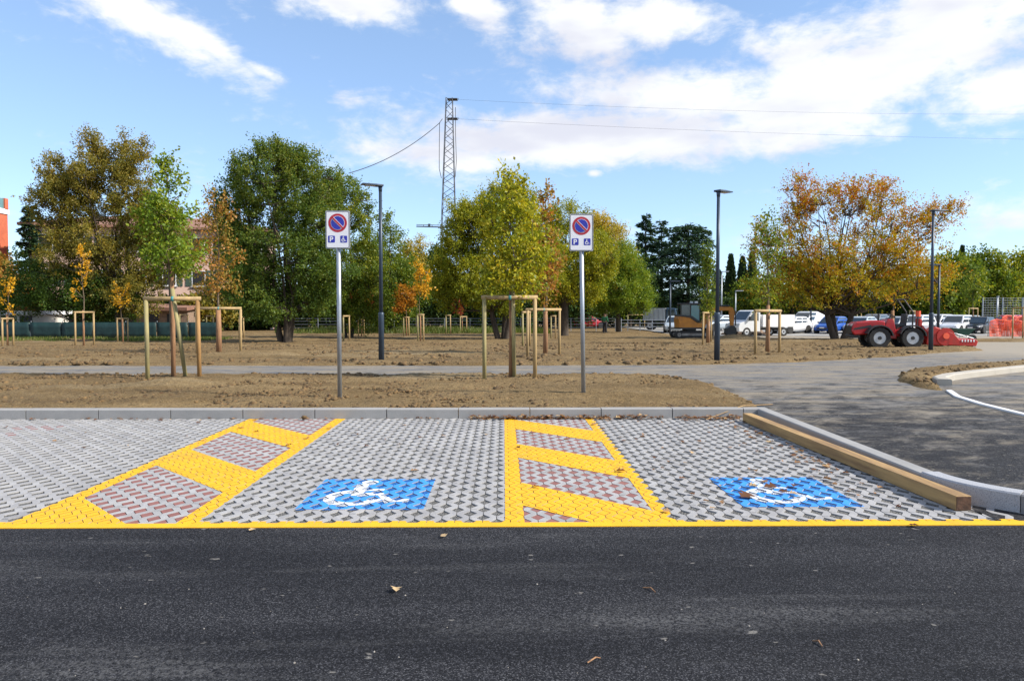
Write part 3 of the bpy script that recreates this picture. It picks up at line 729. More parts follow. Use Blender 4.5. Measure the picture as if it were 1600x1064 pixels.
# ------------------------------------------------------------------ signs
def sign(px, py, top, base_d, label, lean=0):
    p = G(px, py); p.z += .05; D = p.y
    root = thing('parking_sign', label, 'sign', p, 0, 'disabled parking signs')
    zt_ = PX(top[0], top[1], D).z-p.z; sx = PX(top[0], top[1], D).x-p.x
    w, h = .40, .62
    MB().tube([(0, 0, -.2), (sx, .0, zt_-.1)], .036, 16).build('pole', M['galv'], root, True)
    MB().tube([(0, 0, -.01), (0, 0, .02)], [.09, .06], 10).build('pole_collar', M['clod'], root)
    face = Vector((sx, -.05, zt_-h/2))
    def rrect(w, h, r, n=5):
        out = []
        for cx, cz, a in ((w/2-r, h/2-r, 0), (-w/2+r, h/2-r, 90), (-w/2+r, -h/2+r, 180), (w/2-r, -h/2+r, 270)):
            for k in range(n+1):
                t = R(a+90*k/n); out.append((cx+r*math.cos(t), cz+r*math.sin(t)))
        return out
    sh = lambda P, dx=0, dz=0: [(a+dx, b+dz) for a, b in P]
    plate = MB().prism(rrect(w, h, .025), 'y', .0, .02).build('plate', M['sign_back'], root); plate.location = face
    def lay(name, polys, m, k, parent):
        mb = MB()
        for P in polys: mb.prism(P, 'y', -.0018*k, -.0018*k+.0015)
        return mb.build(name, m, parent)
    lay('white_face', [rrect(w-.016, h-.016, .022)], M['sign_white'], 1, plate)
    # thin black border as a ring of quads
    o_, i_ = rrect(w-.02, h-.02, .03), rrect(w-.036, h-.036, .024)
    n = len(o_); lay('black_border', [[o_[k], o_[(k+1) % n], i_[(k+1) % n], i_[k]] for k in range(n)], M['sign_black'], 2, plate)
    cz = .11; circ = lambda r, n=40: [(r*math.cos(2*math.pi*k/n), cz+r*math.sin(2*math.pi*k/n)) for k in range(n)]
    lay('red_disc', [circ(.152)], M['sign_red'], 2, plate)
    lay('white_ring', [circ(.114)], M['sign_white'], 3, plate)
    lay('blue_disc', [circ(.108)], M['sign_blue'], 4, plate)
    bar = lambda hw, L: [(c*L/2+s*0, 0) for c in ()]
    def slant(hw, L):
        u = Vector((1, -1)).normalized(); v = Vector((1, 1)).normalized()
        return [tuple(Vector((0, cz))+u*a+v*b) for a, b in ((-L, -hw), (L, -hw), (L, hw), (-L, hw))]
    lay('white_bar_edge', [slant(.021, .109)], M['sign_white'], 5, plate)
    lay('red_bar', [slant(.014, .115)], M['sign_red'], 6, plate)
    for dx, nm in ((-.102, 'P'), (.098, 'W')):
        sq = lay('blue_square', [sh(rrect(.112, .112, .012), dx, -.155)], M['sign_blue'], 2, plate)
        if nm == 'P':
            pol = [[(-.028, -.04), (-.011, -.04), (-.011, .042), (-.028, .042)]]
            for k in range(10):
                a, b2 = R(-90+18*k), R(-90+18*(k+1)); c0 = (0.004, .0165)
                pol.append([(c0[0]+.009*math.cos(a), c0[1]+.0095*math.sin(a)), (c0[0]+.026*math.cos(a), c0[1]+.0255*math.sin(a)), (c0[0]+.026*math.cos(b2), c0[1]+.0255*math.sin(b2)), (c0[0]+.009*math.cos(b2), c0[1]+.0095*math.sin(b2))])
            pol.append([(-.011, .026), (.004, .026), (.004, .042), (-.011, .042)]); pol.append([(-.011, -.009), (.004, -.009), (.004, .007), (-.011, .007)])
            lay('letter_p', [sh(p_, dx, -.155) for p_ in pol], M['sign_white'], 3, sq)
        else:
            lay('wheelchair_symbol', [[(dx+(u-.48)*.11, -.155+(v-.5)*.105) for u, v in p_] for p_ in wheelchair()], M['sign_white'], 3, sq)
    for z in (.2, -.2): MB().tube([(sx, .0, face.z+z-.02), (sx, 0, face.z+z+.02)], .045, 12).build('bracket', M['galv'], root)
    for z in (.2, -.2): MB().box((sx, -.02, face.z+z), (.09, .03, .03)).build('bracket', M['galv'], root)
    return root
sign(531, 627, (528.5, 330), 0, 'no-parking sign with disabled bay plate, left of the two, before the green tree')
sign(912, 624, (908, 335), 0, 'no-parking sign with disabled bay plate, right of the two, near the hatched strip')

# ------------------------------------------------------------------ lamps
def lamp(px, py, top, hd, label, head_len=.55):
    p = G(px, py); t = PX(px, top, p.y); H = t.z-p.z
    root = thing('street_lamp', label, 'street lamp', p, 0, 'slim dark lamp posts')
    MB().tube([(0, 0, -.1), (0, 0, 1.36), (0, 0, 1.42), (0, 0, 1.44)], [.082, .08, .08, .062], 16).build('lower_pole', M['lamp'], root, True)
    MB().tube([(0, 0, 1.4), (0, 0, H-.16)], [.056, .045], 14).build('upper_pole', M['lamp'], root, True)
    MB().tube([(0, 0, H-.2), (0, 0, H-.03)], [.047, .062], 14).build('head_collar', M['lamp'], root, True)
    a = R(hd); prof = [(-.07, -.115), (.12, -.14), (head_len, -.13), (head_len, .13), (.12, .14), (-.07, .115)]
    q = []
    for (x, y) in prof:
        q.append((x*math.cos(a)-y*math.sin(a), x*math.sin(a)+y*math.cos(a)))
    mb = MB(); n = len(q)
    vs = [(x, y, H-.055+.025*(abs(prof[i][0])/head_len)) for i, (x, y) in enumerate(q)]+[(x*.97, y*.97, H) for x, y in q]
    mb.add(vs, [tuple(reversed(range(n))), tuple(range(n, 2*n))]+[(i, (i+1) % n, (i+1) % n+n, i+n) for i in range(n)])
    hd_ = mb.build('lamp_head', M['lamp'], root, bevel=.008)
    MB().box((math.cos(a)*head_len*.55, math.sin(a)*head_len*.55, H-.045), (.28, .2, .012), rz=a).build('light_panel', M['lampglass'], hd_)
lamp(596, 567, 289, 205, 'dark blue lamp post between the left sign and the pylon')
lamp(1120, 567, 297, 40, 'dark blue lamp post in front of the excavator')
lamp(1454, 550, 328, 12, 'dark blue lamp post in front of the red tractor')

# ------------------------------------------------------------------ trees
def norm(a): return a/np.maximum(np.linalg.norm(a, axis=-1, keepdims=True), 1e-9)
def leaves_from(Cn, outdir, hue_c, r, spr, nl, ls, hue_j=.5, up=.45, spread=.14, wid=.32):
    n = len(Cn); d = norm(outdir[:, None]*.75+np.array([0, 0, up])+rng.normal(0, .62, (n, spr, 3)))
    Ln = rng.uniform(.45, 1.1, (n, spr, 1))*r
    t = rng.uniform(.1, 1, (n, spr, nl, 1))
    p = Cn[:, None, None]+d[:, :, None]*Ln[:, :, None]*t+rng.normal(0, spread*r, (n, spr, nl, 3))
    ax = norm(d[:, :, None]*.5+rng.normal(0, .7, p.shape)+np.array([0, 0, -.15]))
    sd = norm(np.cross(ax, rng.normal(0, 1, p.shape)))
    s = ls*rng.uniform(.65, 1.25, p.shape[:-1]+(1,))
    v = np.stack([p, p+ax*s*.5+sd*s*wid, p+ax*s, p+ax*s*.5-sd*s*wid], -2).reshape(-1, 3)
    k = len(v)//4; f = np.arange(k*4).reshape(k, 4)
    h = np.clip(hue_c[:, None, None]*(1-hue_j)+hue_j*rng.random((n, spr, nl)), 0, 1).reshape(-1)
    tips = (Cn[:, None]+d*Ln*.9)
    return v, f, h, tips
def limb(mb, a, b, r0, r1, seg=6, bow=.12, n=5):
    a = np.array(a); b = np.array(b); L = np.linalg.norm(b-a)
    off = rng.normal(0, bow*L*.5, 3)+np.array([0, 0, bow*L*.25]); pts = []; rad = []
    for i in range(n):
        t = i/(n-1); pts.append(tuple(a+(b-a)*t+off*math.sin(math.pi*t)*(1-.3*t))); rad.append(r0+(r1-r0)*t)
    mb.tube(pts, rad, seg, cap=False); return pts
def tree(name, label, base, lobes, mat, n=120, cr=.8, spr=7, nl=14, ls=.17, trunk=.16, stems=1, fork=.28, D=None, group=None, gap=.0,
         hue=(0, 1), limbs=9, cat='tree', bark='bark', shell=.45, hue_j=.5, hgrad=0, depth=.9, spread=.14, twig=True, wid=.32, up=.45):
    p = G(*base) if D is None else Vector((PX(base[0], base[1], D).x, D, gz(D)))
    s = p.y/F; root = thing(name, label, cat, p, 0, group)
    cen = []; out = []; E = []
    for (lx, ly, rx, ry, *dd) in lobes:
        c = np.array([(lx-base[0])*s, (dd[0] if dd else 0), PX(lx, ly, p.y).z-p.z]); E.append((c, np.array([rx*s, rx*s*depth, ry*s])))
    vol = np.array([e[1].prod()**(2/3) for e in E]); vol /= vol.sum()
    allc = sum(e[0]*w for e, w in zip(E, vol))
    tries = 0
    while len(cen) < n and tries < n*40:
        tries += 1
        k = rng.choice(len(E), p=vol); c, r = E[k]
        u = norm(rng.normal(0, 1, 3)); rad = shell+(1-shell)*rng.random()**.6
        if rng.random() < .12: rad = rng.random()*shell+.1
        q = c+u*r*rad*.9
        if q[2] < .35: continue
        if gap and VN.fbm(np.array(q[0]*1.0+50+p.x), np.array(q[2]*1.0+q[1]*.7+p.y), .55, 2) < gap: continue
        if cen and rng.random() < .75 and min(np.sum((np.array(cen[-60:])-q)**2, 1)) < (cr*.45)**2: continue
        cen.append(q); out.append(norm((q-allc)*np.array([1, 1, .8])))
    cen = np.array(cen); out = np.array(out); hc = rng.random(len(cen))
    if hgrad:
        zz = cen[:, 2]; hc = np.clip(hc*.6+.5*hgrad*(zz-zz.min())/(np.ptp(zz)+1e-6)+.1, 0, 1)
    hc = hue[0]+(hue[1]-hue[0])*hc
    v, f, h, tips = leaves_from(cen, out, hc, cr, spr, nl, ls, hue_j, up=up, spread=spread, wid=wid)
    np_mesh('crown', v, f, M[mat], root, h)
    # trunk and limbs
    mb = MB(); zmin = cen[:, 2].min(); H = cen[:, 2].max(); zf = max(.3, min(zmin+.15*(H-zmin), H*fork)) if fork else zmin
    starts = []
    for k in range(stems):
        a = 2*math.pi*k/stems+rng.random()*2; rr = 0 if stems == 1 else trunk*1.1
        b = (math.cos(a)*rr, math.sin(a)*rr, -.1); tp = (math.cos(a)*rr*2.2+rng.normal(0, .06), math.sin(a)*rr*2.2, zf)
        r0 = trunk if stems == 1 else trunk*.7
        mb.tube([b, (b[0], b[1], .12), tuple((np.array(b)*.4+np.array(tp)*.6)), tp], [r0*1.35, r0*1.05, r0*.92, r0*.8], 10, cap=False)
        starts.append((np.array(tp), r0*.8))
    lead = starts[0]; top = np.array([allc[0]*.6, allc[1], H-.25*(H-zf)]); segs = []
    segs.append((limb(mb, lead[0], top, lead[1], lead[1]*.15, 7, .05, 7), lead[1]))
    order = [int(rng.integers(len(cen)))]
    dist = np.full(len(cen), 1e9)
    for k in range(min(limbs, len(cen)-1)):
        dist = np.minimum(dist, np.sum((cen-cen[order[-1]])**2, 1)); order.append(int(dist.argmax()))
    for k, i in enumerate(order):
        st = starts[k % len(starts)]; e = cen[i]
        lp = np.array(segs[0][0]); zs = np.clip(e[2]-.75*np.hypot(e[0], e[1])-.2, zf, H)
        a = lp[np.argmin(abs(lp[:, 2]-zs))] if stems == 1 else st[0]
        segs.append((limb(mb, a, e, st[1]*.5, .012, 6, .1, 6), st[1]*.5))
    allp = np.array([q for sg in segs for q in sg[0]])
    if twig:
        for i in range(len(cen)):
            dd = np.sum((allp-cen[i])**2, 1)+np.where(allp[:, 2] > cen[i][2], 3, 0)
            limb(mb, allp[dd.argmin()], cen[i], max(.012, trunk*.1), .006, 4, .1, 4)
    mb.build('trunk', M[bark], root, True)
    return root
def conifer(name, label, base, D, top, rpx, mat='lf_cedar', whorls=22, tiers=6, droop=.12, prof=None, cat='tree', bare=.1, group=None, ls=.45, flat=.035, dens=1.0):
    p = Vector((PX(base[0], base[1], D).x, D, gz(D))); s = D/F; H = PX(base[0], top, D).z-p.z; Rm = rpx*s
    root = thing(name, label, cat, p, 0, group); mb = MB(); V = []; HU = []
    mb.tube([(0, 0, -.1), (0, 0, H*.5), (0, 0, H*.98)], [H*.022, H*.014, .02], 8, cap=False)
    for w in range(whorls):
        t = bare+(1-bare)*(w+rng.random()*.6)/whorls; z = t*H
        rad = Rm*(prof(t) if prof else (1-t)**.8)
        for k in range(tiers):
            a = 2*math.pi*(k/tiers)+rng.random()*1.2; L = max(.15, rad*rng.uniform(.55, 1.1))
            if L < .2: continue
            d = np.array([math.cos(a), math.sin(a), 0]); zz = rng.uniform(-.02, .02)*H
            f0 = lambda u: np.array([0, 0, z+zz])+d*L*u+np.array([0, 0, L*(.18*u-(.18+droop)*u*u)])
            mb.tube([tuple(f0(u)) for u in (0, .5, 1)], [.05, .03, .01], 4, cap=False)
            m = int((44*L+22)*dens); u = rng.uniform(.12, 1.04, m)**.8
            sd = np.array([-d[1], d[0], 0]); base_ = np.array([f0(x) for x in u])
            q = base_+sd*(rng.normal(0, .22, (m, 1))*L*(1.1-u[:, None]*.6))+np.array([0, 0, 1])*rng.normal(0, flat*L+.05, (m, 1))
            V.append((q, np.tile(d, (m, 1)))); HU.append(np.clip(rng.normal(.5, .25, m), 0, 1))
    q = np.concatenate([a for a, b in V]); d = np.concatenate([b for a, b in V]); h = np.concatenate(HU)
    ax = norm(d+rng.normal(0, .6, q.shape)*np.array([1, 1, .45])); sdv = norm(np.cross(ax, np.array([0, 0, 1])+rng.normal(0, .45, q.shape)))
    sz = ls*rng.uniform(.6, 1.3, (len(q), 1))
    v = np.stack([q, q+ax*sz*.5+sdv*sz*.22, q+ax*sz, q+ax*sz*.5-sdv*sz*.22], 1).reshape(-1, 3)
    np_mesh('crown', v, np.arange(len(v)).reshape(-1, 4), M[mat], root, h)
    mb.build('trunk', M['bark'], root, True); return root
def cypress(label, base, D, top, rpx, group='slim dark cypresses'):
    p = Vector((PX(base[0], base[1], D).x, D, gz(D))); s = D/F; H = PX(base[0], top, D).z-p.z; Rm = rpx*s
    root = thing('cypress_tree', label, 'tree', p, 0, group)
    m = 4500; t = rng.random(m)**.85; pr = np.minimum(1, (t/.12)**.5)*np.clip((1-t)/.55, 0, 1)**.6
    a = rng.uniform(0, 6.28, m); r = Rm*pr*(rng.random(m)**.3)*rng.uniform(.88, 1.06, m)
    q = np.stack([r*np.cos(a), r*np.sin(a), H*(.04+.95*t)], 1)
    ax = norm(np.stack([np.cos(a)*.3, np.sin(a)*.3, np.ones(m)], 1)+rng.normal(0, .2, (m, 3))); sd = norm(np.cross(ax, rng.normal(0, 1, (m, 3))))
    sz = .55*rng.uniform(.6, 1.3, (m, 1))
    v = np.stack([q, q+ax*sz*.5+sd*sz*.2, q+ax*sz, q+ax*sz*.5-sd*sz*.2], 1).reshape(-1, 3)
    np_mesh('crown', v, np.arange(m*4).reshape(-1, 4), M['lf_cypress'], root, rng.random(m))
    MB().tube([(0, 0, -.1), (0, 0, H*.9)], [.18, .03], 7, cap=False).build('trunk', M['bark'], root, True)
#TREES
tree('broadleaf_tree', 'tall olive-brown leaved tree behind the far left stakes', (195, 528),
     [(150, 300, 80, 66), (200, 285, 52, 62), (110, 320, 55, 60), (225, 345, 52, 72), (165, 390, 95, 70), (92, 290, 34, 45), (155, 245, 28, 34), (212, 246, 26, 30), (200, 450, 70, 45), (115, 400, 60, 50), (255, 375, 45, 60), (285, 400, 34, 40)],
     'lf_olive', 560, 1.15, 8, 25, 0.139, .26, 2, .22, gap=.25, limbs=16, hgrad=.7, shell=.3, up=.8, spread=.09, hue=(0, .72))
tree('broadleaf_tree', 'dark shady low tree below the olive-brown tree, in front of the green screen', (120, 526),
     [(110, 462, 75, 44), (60, 440, 45, 60), (170, 470, 60, 40), (30, 470, 30, 40)], 'lf_dark', 190, 1.05, 8, 23, 0.148, .18, 2, .2, D=54, limbs=8, hue=(0, .5))
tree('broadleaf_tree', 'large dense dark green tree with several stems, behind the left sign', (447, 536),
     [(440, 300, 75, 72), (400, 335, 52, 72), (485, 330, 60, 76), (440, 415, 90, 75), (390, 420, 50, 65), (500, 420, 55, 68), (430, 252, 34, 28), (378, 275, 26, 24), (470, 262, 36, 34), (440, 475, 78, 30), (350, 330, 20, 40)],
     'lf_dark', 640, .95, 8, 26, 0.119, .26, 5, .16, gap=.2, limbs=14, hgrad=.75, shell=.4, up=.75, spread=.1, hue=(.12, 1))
tree('broadleaf_tree', 'olive green tree just right of the large dense dark green tree', (545, 528),
     [(540, 335, 46, 60), (560, 395, 42, 70), (515, 305, 36, 36), (575, 440, 38, 50), (530, 460, 50, 44), (560, 485, 40, 26)], 'lf_mid', 290, 1.0, 8, 23, 0.131, .2, 2, .22, D=52, limbs=10, hue=(0, .8), up=.6, spread=.1)
tree('broadleaf_tree', 'mid green tree behind the left lamp post', (610, 520),
     [(610, 375, 26, 46), (600, 440, 44, 52), (640, 450, 30, 45), (600, 485, 45, 26)], 'lf_mid', 190, 1.1, 8, 22, 0.164, .2, 1, .22, D=64, hue=(0, .6))
tree('broadleaf_tree', 'thin pale tree with few leaves left of the pylon foot', (650, 518),
     [(648, 395, 24, 30), (655, 425, 28, 30)], 'lf_yellow', 60, 1.0, 6, 14, 0.139, .12, 1, .3, D=72, gap=.3)
tree('broadleaf_tree', 'broad green tree behind the middle stakes, left of the lime tree', (785, 531),
     [(745, 370, 58, 52), (718, 420, 44, 62), (790, 350, 50, 52), (770, 440, 78, 50), (830, 410, 50, 60), (735, 335, 34, 26), (700, 450, 26, 40), (832, 345, 40, 44), (790, 318, 36, 30), (850, 400, 36, 50)], 'lf_lime', 560, .95, 8, 25, 0.123, .28, 3, .2, gap=.2, limbs=12, hue=(0, .6), hgrad=.8, up=.55, spread=.11)
tree('broadleaf_tree', 'green tree with thick dark trunk behind the right sign', (881, 526),
     [(880, 360, 48, 44), (900, 425, 55, 50), (860, 440, 48, 48), (925, 400, 42, 50), (850, 370, 30, 40)], 'lf_lime', 330, 1.0, 8, 23, 0.131, .36, 1, .24, gap=.2, limbs=10, hue=(0, .75), up=.5)
tree('broadleaf_tree', 'yellow leaved tree right of the right sign', (945, 517),
     [(945, 370, 30, 34), (950, 410, 38, 42), (925, 355, 22, 20)], 'lf_yellow', 190, 1.1, 8, 20, 0.148, .2, 1, .3, D=68)
tree('broadleaf_tree', 'green tree with bare trunk beside the walking person', (966, 520),
     [(978, 415, 25, 38), (965, 455, 40, 36), (995, 462, 22, 36), (940, 455, 30, 34)], 'lf_green', 220, 1.0, 8, 22, 0.139, .22, 1, .3, hue=(.05, .8), hgrad=.5)
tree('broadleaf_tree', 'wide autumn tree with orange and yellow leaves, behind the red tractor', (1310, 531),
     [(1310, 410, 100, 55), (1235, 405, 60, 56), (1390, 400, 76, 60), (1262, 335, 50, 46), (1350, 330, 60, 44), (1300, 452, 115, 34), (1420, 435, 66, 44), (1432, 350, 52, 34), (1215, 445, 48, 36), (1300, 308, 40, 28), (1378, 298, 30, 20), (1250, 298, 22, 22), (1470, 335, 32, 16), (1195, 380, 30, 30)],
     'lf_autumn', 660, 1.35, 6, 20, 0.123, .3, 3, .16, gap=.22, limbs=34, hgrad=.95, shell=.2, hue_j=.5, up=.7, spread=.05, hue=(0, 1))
# sparse twigs that stick out of the autumn tree
def sprays(label_root, pts, base, mat, ls):
    pass
# background greenery that closes the view under the crowns
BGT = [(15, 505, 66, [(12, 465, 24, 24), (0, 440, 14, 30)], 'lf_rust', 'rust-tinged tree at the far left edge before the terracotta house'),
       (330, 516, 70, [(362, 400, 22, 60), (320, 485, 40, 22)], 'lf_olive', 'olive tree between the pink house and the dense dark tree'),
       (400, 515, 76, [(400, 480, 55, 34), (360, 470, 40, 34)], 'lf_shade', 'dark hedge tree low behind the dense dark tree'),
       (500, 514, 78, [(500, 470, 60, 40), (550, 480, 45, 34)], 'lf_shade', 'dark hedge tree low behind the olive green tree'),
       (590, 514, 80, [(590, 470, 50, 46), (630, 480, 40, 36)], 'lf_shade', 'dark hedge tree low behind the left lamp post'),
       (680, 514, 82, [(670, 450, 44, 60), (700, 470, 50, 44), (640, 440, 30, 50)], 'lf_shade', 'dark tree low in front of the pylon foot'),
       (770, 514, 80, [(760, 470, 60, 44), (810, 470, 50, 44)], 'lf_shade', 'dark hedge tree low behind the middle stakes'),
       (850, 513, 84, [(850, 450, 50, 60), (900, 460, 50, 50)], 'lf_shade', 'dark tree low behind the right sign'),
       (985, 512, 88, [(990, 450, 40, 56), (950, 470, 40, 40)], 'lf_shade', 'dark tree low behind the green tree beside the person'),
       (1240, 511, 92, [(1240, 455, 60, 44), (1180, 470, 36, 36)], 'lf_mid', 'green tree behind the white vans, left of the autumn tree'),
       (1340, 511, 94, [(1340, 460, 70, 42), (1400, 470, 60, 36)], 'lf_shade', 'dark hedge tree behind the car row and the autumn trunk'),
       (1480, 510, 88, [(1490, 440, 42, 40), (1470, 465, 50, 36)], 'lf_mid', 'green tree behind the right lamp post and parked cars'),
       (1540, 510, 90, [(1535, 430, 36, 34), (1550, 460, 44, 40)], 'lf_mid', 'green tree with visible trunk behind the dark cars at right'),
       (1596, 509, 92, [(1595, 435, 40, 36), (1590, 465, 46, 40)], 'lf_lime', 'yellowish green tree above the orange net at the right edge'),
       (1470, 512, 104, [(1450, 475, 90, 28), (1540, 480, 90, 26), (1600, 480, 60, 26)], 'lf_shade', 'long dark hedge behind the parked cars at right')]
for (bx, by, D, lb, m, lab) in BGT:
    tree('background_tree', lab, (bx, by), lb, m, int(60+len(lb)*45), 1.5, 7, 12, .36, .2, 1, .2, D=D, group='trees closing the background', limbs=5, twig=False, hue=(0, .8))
def hedge(label, x0, x1, D, h, w, n):
    L = x1-x0
    t = rng.uniform(-L/2, L/2, n); top = h*(.72+.5*VN.fbm(t+x0, t*0+D, .35, 3))
    q = np.stack([t, rng.uniform(-w/2, w/2, n), top*rng.random(n)**.7], 1)
    v, f, hh, _ = leaves_from(q, np.tile(np.array([0, -.3, .5]), (n, 1)), rng.random(n)*.7, .8, 4, 7, .3)
    o = np_mesh('hedge', v, f, M['lf_shade'], None, hh); o.location = ((x0+x1)/2, D, gz(D)); set_props(o, label, 'hedge', 'hedges behind the field')
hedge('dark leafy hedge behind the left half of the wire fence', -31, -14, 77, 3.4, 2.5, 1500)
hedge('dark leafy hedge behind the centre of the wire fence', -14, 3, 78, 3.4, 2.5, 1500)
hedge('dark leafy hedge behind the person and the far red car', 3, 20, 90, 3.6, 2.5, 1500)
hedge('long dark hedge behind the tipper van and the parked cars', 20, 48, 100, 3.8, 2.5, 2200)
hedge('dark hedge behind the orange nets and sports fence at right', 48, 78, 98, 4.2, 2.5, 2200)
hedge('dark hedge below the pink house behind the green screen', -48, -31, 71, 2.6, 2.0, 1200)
# conifers
conifer('cedar_tree', 'dark cedar at far left between the terracotta and pink houses', (50, 515), 71, 320, 26, whorls=20, prof=lambda t: (1-t)**.55)
conifer('spruce_tree', 'tall slim dark conifer, leftmost of the three behind the excavator', (1008, 512), 92, 336, 22, whorls=24, prof=lambda t: .35+.9*(1-t)**.6 if t < .93 else .3, bare=.15, dens=.7)
conifer('spruce_tree', 'thin dark conifer in the middle of the three behind the excavator', (1033, 512), 96, 346, 16, whorls=20, prof=lambda t: .4+.8*(1-t)**.7, bare=.15, dens=.6)
conifer('cedar_tree', 'broad dark cedar, right and widest of the three behind the excavator', (1075, 512), 90, 347, 42, whorls=20, prof=lambda t: .55+.75*math.sin(math.pi*min(1, (1-t)*1.1))**.8 if t < .95 else .5, bare=.08, dens=.95, tiers=7)
for (x, top, r, D, lab) in ((1141, 400, 9, 120, 'dark cypress left of the pair beyond the white van'), (1159, 404, 9, 118, 'dark cypress right of the pair beyond the white van'),
                      (1174, 396, 8, 116, 'dark cypress half hidden by the thin staked tree'), (1501, 386, 7, 130, 'dark cypress tip above the green trees by the right lamp post'), (1122, 425, 12, 125, 'dark cypress behind the middle lamp post')):
    cypress(lab, (x, 511), D, top, r)

# ------------------------------------------------------------------ young staked trees
def guard(posts, bar_y, label, lean=None, w=.045, d_off=.12, bar=True):
    """posts: (px, base py) left, right; the bar joins them"""
    a = G(*posts[0]); b = G(*posts[1]); m = (a+b)/2; m.z = gz(m.y)
    s = m.y/F; h = PX((posts[0][0]+posts[1][0])/2, bar_y, m.y).z-m.z
    root = thing('tree_guard', label, 'tree guard', m, 0, 'wooden tree guards')
    for p, mt in ((a, 'stake_green' if posts[0][0] % 2 else 'stake'), (b, 'stake_brown' if posts[0][0] in (231,) else 'stake')):
        q = p-m; q.z = 0; MB().tube([(q.x, q.y, -.1), (q.x+random.uniform(-.02, .02), q.y, h-.02)], [w, w*.95], 10).build('post', M[mt], root, True)
    if bar:
        e = (b-a); e.z = 0; e.normalize()
        pa, pb = a-m-e*.06, b-m+e*.05; MB().tube([(pa.x, pa.y-.0, h), (pb.x, pb.y-.0, h+.005)], w*1.05, 10).build('crossbar', M['stake'], root, True)
    if lean:
        MB().tube([(lean[0], lean[1], -.1), (lean[2], lean[3], h*lean[4])], w*.95, 10).build('stake', M['stake_green'], root, True)
    if bar and m.y < 30:
        mid = (a+b)/2-m; MB().tube([(mid.x-.03, mid.y, h), (mid.x+.03, mid.y, h)], w*1.2, 10).build('tie', M['tie'], root, True)
    return root, m, h
def young(label, base, lobes, mat, n, cr, ls, wrap=1.7, trunk=.03, D=None, spr=5, nl=8, top=None, wr=.046, gap=0, hue=(0, 1), hgrad=0, shell=.1):
    r = tree('young_tree', label, base, lobes, mat, n, cr, spr, nl, ls, trunk, 1, .5, D=D, group='young staked trees', limbs=6, bark='bark_young', shell=shell, gap=gap, hue=hue, hgrad=hgrad)
    if wrap: MB().tube([(0, 0, -.05), (0.01, 0, wrap*.5), (.0, 0, wrap)], [wr*1.1, wr, wr*.9], 10).build('trunk_wrap', M['reed'], r, True)
    return r
guard([(231, 597), (312, 595)], 467, 'large wooden tree guard in front at left, brown right post', (.14, .3, -.06, .12, 1.13))
young('young green tree in the large front guard at left', (271, 593), [(266, 300, 26, 40), (263, 345, 40, 38), (270, 395, 48, 36), (262, 268, 13, 20)], 'lf_green', 88, .38, .08, 2.35, .035, spr=6, nl=10, hue=(0, .9), hgrad=.5)
guard([(757, 597), (836, 596)], 465, 'large wooden tree guard in front, between the two signs', (.1, .3, .06, .15, 1.22))
young('young pointed lime green tree in the guard between the two signs', (798, 594), [(800, 300, 26, 28), (797, 345, 42, 36), (800, 395, 56, 36), (795, 432, 56, 26)], 'lf_lime', 100, .42, .08, 2.0, .035, spr=6, nl=13)
guard([(308, 556), (376, 555)], 482, 'tree guard behind the large left guard')
young('young orange-brown tree in the guard behind the large left guard', (342, 553), [(338, 350, 28, 48), (340, 400, 34, 42), (345, 440, 36, 34)], 'lf_rust', 62, .5, .1, 1.6, .04, wr=.09, hue=(0, .65), spr=5, nl=8, gap=.2)
guard([(824, 559), (874, 557)], 484, 'tree guard behind the middle front guard')
young('young thin reddish tree with a bare leader, left of the right sign', (852, 555), [(855, 350, 22, 50), (855, 410, 26, 50), (850, 450, 22, 28), (857, 305, 5, 22)], 'lf_rust', 55, .45, .11, 1.7, .035, wr=.08)
guard([(118, 543), (147, 542)], 488, 'tree guard in front of the green screen at left, with a gold-leaved sapling')
young('golden sapling with few leaves high above its guard at left', (131, 542), [(129, 400, 8, 16), (129, 425, 13, 24), (120, 452, 10, 14)], 'lf_gold', 20, .35, .12, 1.8, .03, spr=3, nl=6, gap=0)
guard([(184, 536), (200, 535)], 498, 'narrow tree guard under the olive-brown tree')
young('small golden sapling under the olive-brown tree', (192, 536), [(193, 455, 13, 18), (192, 470, 16, 14)], 'lf_gold', 18, .4, .13, 1.4, .03, spr=3, nl=6)
guard([(4, 543), (21, 542)], 498, 'tree guard at the far left edge of the field')
young('nearly bare sapling with few golden leaves at the far left edge', (12, 542), [(14, 460, 12, 30), (22, 478, 10, 14)], 'lf_gold', 12, .4, .14, 1.6, .03, spr=3, nl=5)
